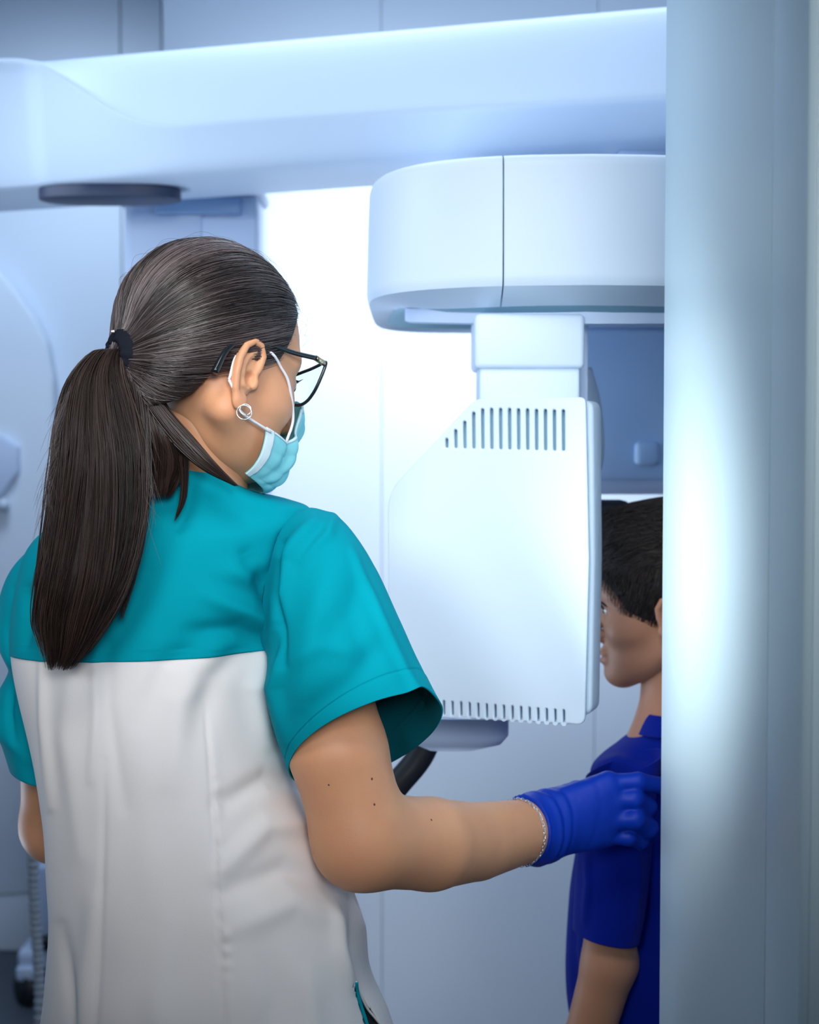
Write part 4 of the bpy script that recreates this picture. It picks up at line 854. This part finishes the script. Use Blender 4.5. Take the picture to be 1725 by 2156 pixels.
def boy_sdf(p):
    d = smin(rc(p, BSH, BEL, 0.029, 0.031), rc(p, BEL, BHD, 0.032, 0.029), 0.012); d = smin(d, rc(p, BHD, BHD + [-0.03, 0.02, -0.13], 0.029, 0.021), 0.01)
    hb = BHD + np.array([-0.03, 0.02, -0.13])
    for i in range(4):
        a_ = hb + [0.0, 0.02 - 0.014 * i, -0.05]; d = smin(d, rc(p, hb, a_, 0.018, 0.011), 0.008); d = smin(d, rc(p, a_, a_ + [0.006, 0, -0.055 + 0.006 * abs(i - 1)], 0.0078, 0.006), 0.002)
    d = smin(d, rc(p, hb + [-0.01, -0.01, -0.01], hb + [-0.035, -0.015, -0.05], 0.010, 0.007), 0.008)
    e = smin(rc(p, BFAR, BFAR + [0.02, 0.02, -0.22], 0.036, 0.031), rc(p, BFAR + [0.02, 0.02, -0.22], BFAR + [0.0, 0.05, -0.42], 0.030, 0.021), 0.01); d = np.minimum(d, e)
    nk = rc(p, P(1420, 1400, 1.96), P(1428, 1580, 1.965), 0.042, 0.046); d = np.minimum(d, nk); d = smin(d, rc(p, P(1425, 1640, 1.96), P(1425, 2000, 1.96), 0.07, 0.08), 0.06)
    return smin(d, rc(p, BSH, BFAR, 0.026, 0.026), 0.02)
Vb_, Fb_ = nets(boy_sdf, (0.10, 1.75, 0.50), (0.55, 2.22, 1.26), 0.004)
V, F = join([(tob(Vh), Fh), (tob(Ve), Fe), (tob(Vl), Fl), (Vb_, Fb_)]); obj('body', V, F, M['skinb'], broot)
for s in (-1, 1):
    f = lambda p: ell(p / k, (0.0765, s * 0.031, -0.034), (0.0125, 0.0125, 0.010)); V, F = nets(f, (0.05, s * 0.031 - 0.018, -0.05), (0.093, s * 0.031 + 0.018, -0.015), 0.0015); e = obj('eye', tob(V), F, M['eye'], broot)
    f = lambda p: ell(p / k, (0.0865, s * 0.031, -0.034), (0.0035, 0.006, 0.006)); V, F = nets(f, (0.07, s * 0.029 - 0.01, -0.045), (0.09, s * 0.029 + 0.01, -0.018), 0.001); obj('iris', tob(V), F, M['iris'], e)
    for nm, rr2, pth in (('eyebrow', 0.0026, [(0.094, 0.014, -0.012), (0.090, 0.030, -0.006), (0.078, 0.044, -0.012)]), ('eyelash', 0.0012, [(0.0900, 0.022, -0.030), (0.0960, 0.031, -0.0275), (0.086, 0.043, -0.032)]), ('eyelid', 0.0016, [(0.088, 0.020, -0.028), (0.0895, 0.031, -0.0245), (0.082, 0.043, -0.030)])):
        V, F = tube(cr([tob(np.array([a, s * b, c]) * k) for a, b, c in pth], 12), [rr2 * 0.4] + [rr2] * 9 + [rr2 * 0.6, rr2 * 0.2], 8); obj(nm, V, F, M['hairk' if nm == 'eyebrow' else 'hairb'], broot)
V, F = nets(lambda p: smin(ell(p / k, (0.0915, 0, -0.0925), (0.0095, 0.019, 0.0052)), ell(p / k, (0.0895, 0, -0.1035), (0.0095, 0.017, 0.0056)), 0.001), (0.07, -0.03, -0.11), (0.10, 0.03, -0.07), 0.0014); obj('lips', tob(V), F, M['lip'], broot)
def bhl(x): return np.interp(x, [-0.10, -0.07, -0.04, -0.02, -0.005, 0.006, 0.018, 0.027, 0.048, 0.055, 0.063, 0.076, 0.094, 0.10], [-0.100, -0.098, -0.085, -0.06, -0.025, -0.025, -0.046, -0.053, -0.055, -0.046, -0.024, -0.006, 0.013, 0.020])
def bcap(p):
    q = p / k; d = ell(q, (0.002, 0, 0.006), (0.104, 0.083, 0.097)); d = smin(d, ell(q, (0.055, 0, 0.062), (0.042, 0.05, 0.030)), 0.02); return d * k
def bcapc(p): return smax(bcap(p) + 0.0018 * smooth_noise(p, 210, 8), (bhl(p[:, 0] / k) - p[:, 2] / k) * k, 0.006)
V, F = nets(bcapc, (-0.12, -0.10, -0.11), (0.125, 0.10, 0.12), 0.003); obj('hair', tob(V), F, M['hairb'], broot, label='short dark brown hair')
D0 = unit(RNG.normal(size=(16000, 3))); cc = np.array([0, 0, -0.01])
def projb(Dq, off):
    lo = np.full(len(Dq), 0.02); hi = np.full(len(Dq), 0.2)
    for _ in range(20):
        mid = (lo + hi) / 2; ins = bcap(cc + Dq * mid[:, None]) < off; lo = np.where(ins, mid, lo); hi = np.where(ins, hi, mid)
    return cc + Dq * lo[:, None]
p0 = projb(D0, -0.001); ok = (p0[:, 2] / k > bhl(p0[:, 0] / k)); D0 = D0[ok][:8000]
flow = np.where((D0[:, 2] > 0.35)[:, None], np.array([[0.9, 0.0, -0.1]]), np.array([[0.25, 0.0, -0.8]])) + RNG.normal(size=D0.shape) * 0.14
G = np.stack([projb(unit(D0 + flow * t * 0.22), -0.001 + 0.004 * math.sin(t * 2.2)) for t in np.linspace(0, 1, 7)], 1)
tag(strands(tob(G.reshape(-1, 3)).reshape(G.shape), np.full(len(G), 0.00032), tones(len(G), (0.008, 0.006, 0.005), (0.05, 0.038, 0.032)), 'hair_strands', M['hairk'], broot), kind='stuff')
# shirt
br = [(1366, 1508, 1482, 1500, 1.955, 0.048, 0), (1340, 1538, 1500, 1525, 1.955, 0.056, 0), (1300, 1568, 1545, 1555, 1.955, 0.070, 0), (1258, 1606, 1590, 1590, 1.955, 0.085, 0), (1232, 1680, 1620, 1660, 1.955, 0.095, 0), (1215, 1790, 1630, 1790, 1.955, 0.10, 0),
      (1200, 1880, 1630, 1880, 1.955, 0.10, 0), (1193, 1990, 1630, 1990, 1.955, 0.10, 0), (1195, 2090, 1630, 2090, 1.955, 0.10, 0), (1205, 2200, 1625, 2200, 1.955, 0.102, 0), (1210, 2360, 1625, 2360, 1.955, 0.104, 0)]
S = loft(br, 200, 160, 2.2); SN = vnorm(S); sx, sy = proj(S)
SD = folds(sx, sy, [([(1380, 1700), (1370, 1850), (1385, 2000)], 12, 0.006), ([(1360, 1620), (1300, 1600), (1250, 1615)], 14, 0.006), ([(1390, 1560), (1350, 1600), (1300, 1640)], 16, -0.004), ([(1210, 1900), (1206, 2000), (1220, 2100)], 9, -0.004)]) + 0.003 * smooth_noise(S, 55, 41)
solid(obj('shirt', (S + SN * SD[..., None]).reshape(-1, 3), gfl(200, 160), M['blue'], broot, label='royal blue short-sleeved shirt'), 0.0015)
cl_ = [(1362, 1512, 1478, 1502, 1.955, 0.050, 0), (1358, 1498, 1480, 1488, 1.955, 0.051, 0), (1352, 1505, 1486, 1494, 1.955, 0.055, 0), (1336, 1540, 1498, 1524, 1.955, 0.063, 0)]
S = loft(cl_, 24, 100, 2.1); solid(obj('collar', S.reshape(-1, 3), gfl(24, 100), M['blue'], broot), 0.002)
bs = [(1236, 1640, 1400, 1580, 1.87, 0.045, 0), (1226, 1700, 1385, 1650, 1.865, 0.052, 0), (1219, 1760, 1374, 1740, 1.862, 0.052, 0), (1214, 1830, 1366, 1830, 1.86, 0.050, 0), (1210, 1900, 1358, 1915, 1.86, 0.048, 0), (1207, 1956, 1346, 1980, 1.86, 0.046, 0)]
S = loft(bs, 90, 120, 2.1); SN = vnorm(S); sx, sy = proj(S)
SD = folds(sx, sy, [([(1235, 1800), (1240, 1860), (1232, 1940)], 8, 0.004), ([(1300, 1800), (1320, 1860), (1330, 1960)], 16, -0.003), ([(1340, 1770), (1345, 1850), (1335, 1960)], 8, 0.004)]) + 0.002 * smooth_noise(S, 60, 51)
solid(obj('sleeve', (S + SN * SD[..., None]).reshape(-1, 3), gfl(90, 120), M['blue'], broot), 0.0016)
S = loft([(1500, 1600, 1640, 1640, 2.04, 0.05, 0), (1520, 1760, 1650, 1760, 2.05, 0.05, 0), (1530, 1900, 1650, 1900, 2.06, 0.046, 0)], 30, 60, 2.1); solid(obj('sleeve', S.reshape(-1, 3), gfl(30, 60), M['blue'], broot), 0.0016)
bx = P(1420, 0, 1.955)[0]
def btr(p):
    d = ell(p, (bx, 1.955, 0.70), (0.118, 0.09, 0.12))
    for s in (-1, 1): d = smin(d, smin(rc(p, (bx + s * 0.05, 1.955 + 0.02 * s, 0.66), (bx + s * 0.055, 1.955 + 0.02 * s, 0.38), 0.068, 0.052), rc(p, (bx + s * 0.055, 1.955 + 0.02 * s, 0.38), (bx + s * 0.06, 1.96 + 0.02 * s, 0.05), 0.052, 0.046), 0.03), 0.04)
    return smax(d, 0.045 - p[:, 2], 0.004)
V, F = nets(btr, (bx - 0.18, 1.80, 0.0), (bx + 0.18, 2.12, 0.86), 0.008); obj('trousers', V, F, M['black'], broot)
shoes(broot, bx, 1.96, R(140), 0.85, 0.062, M['shoe'])
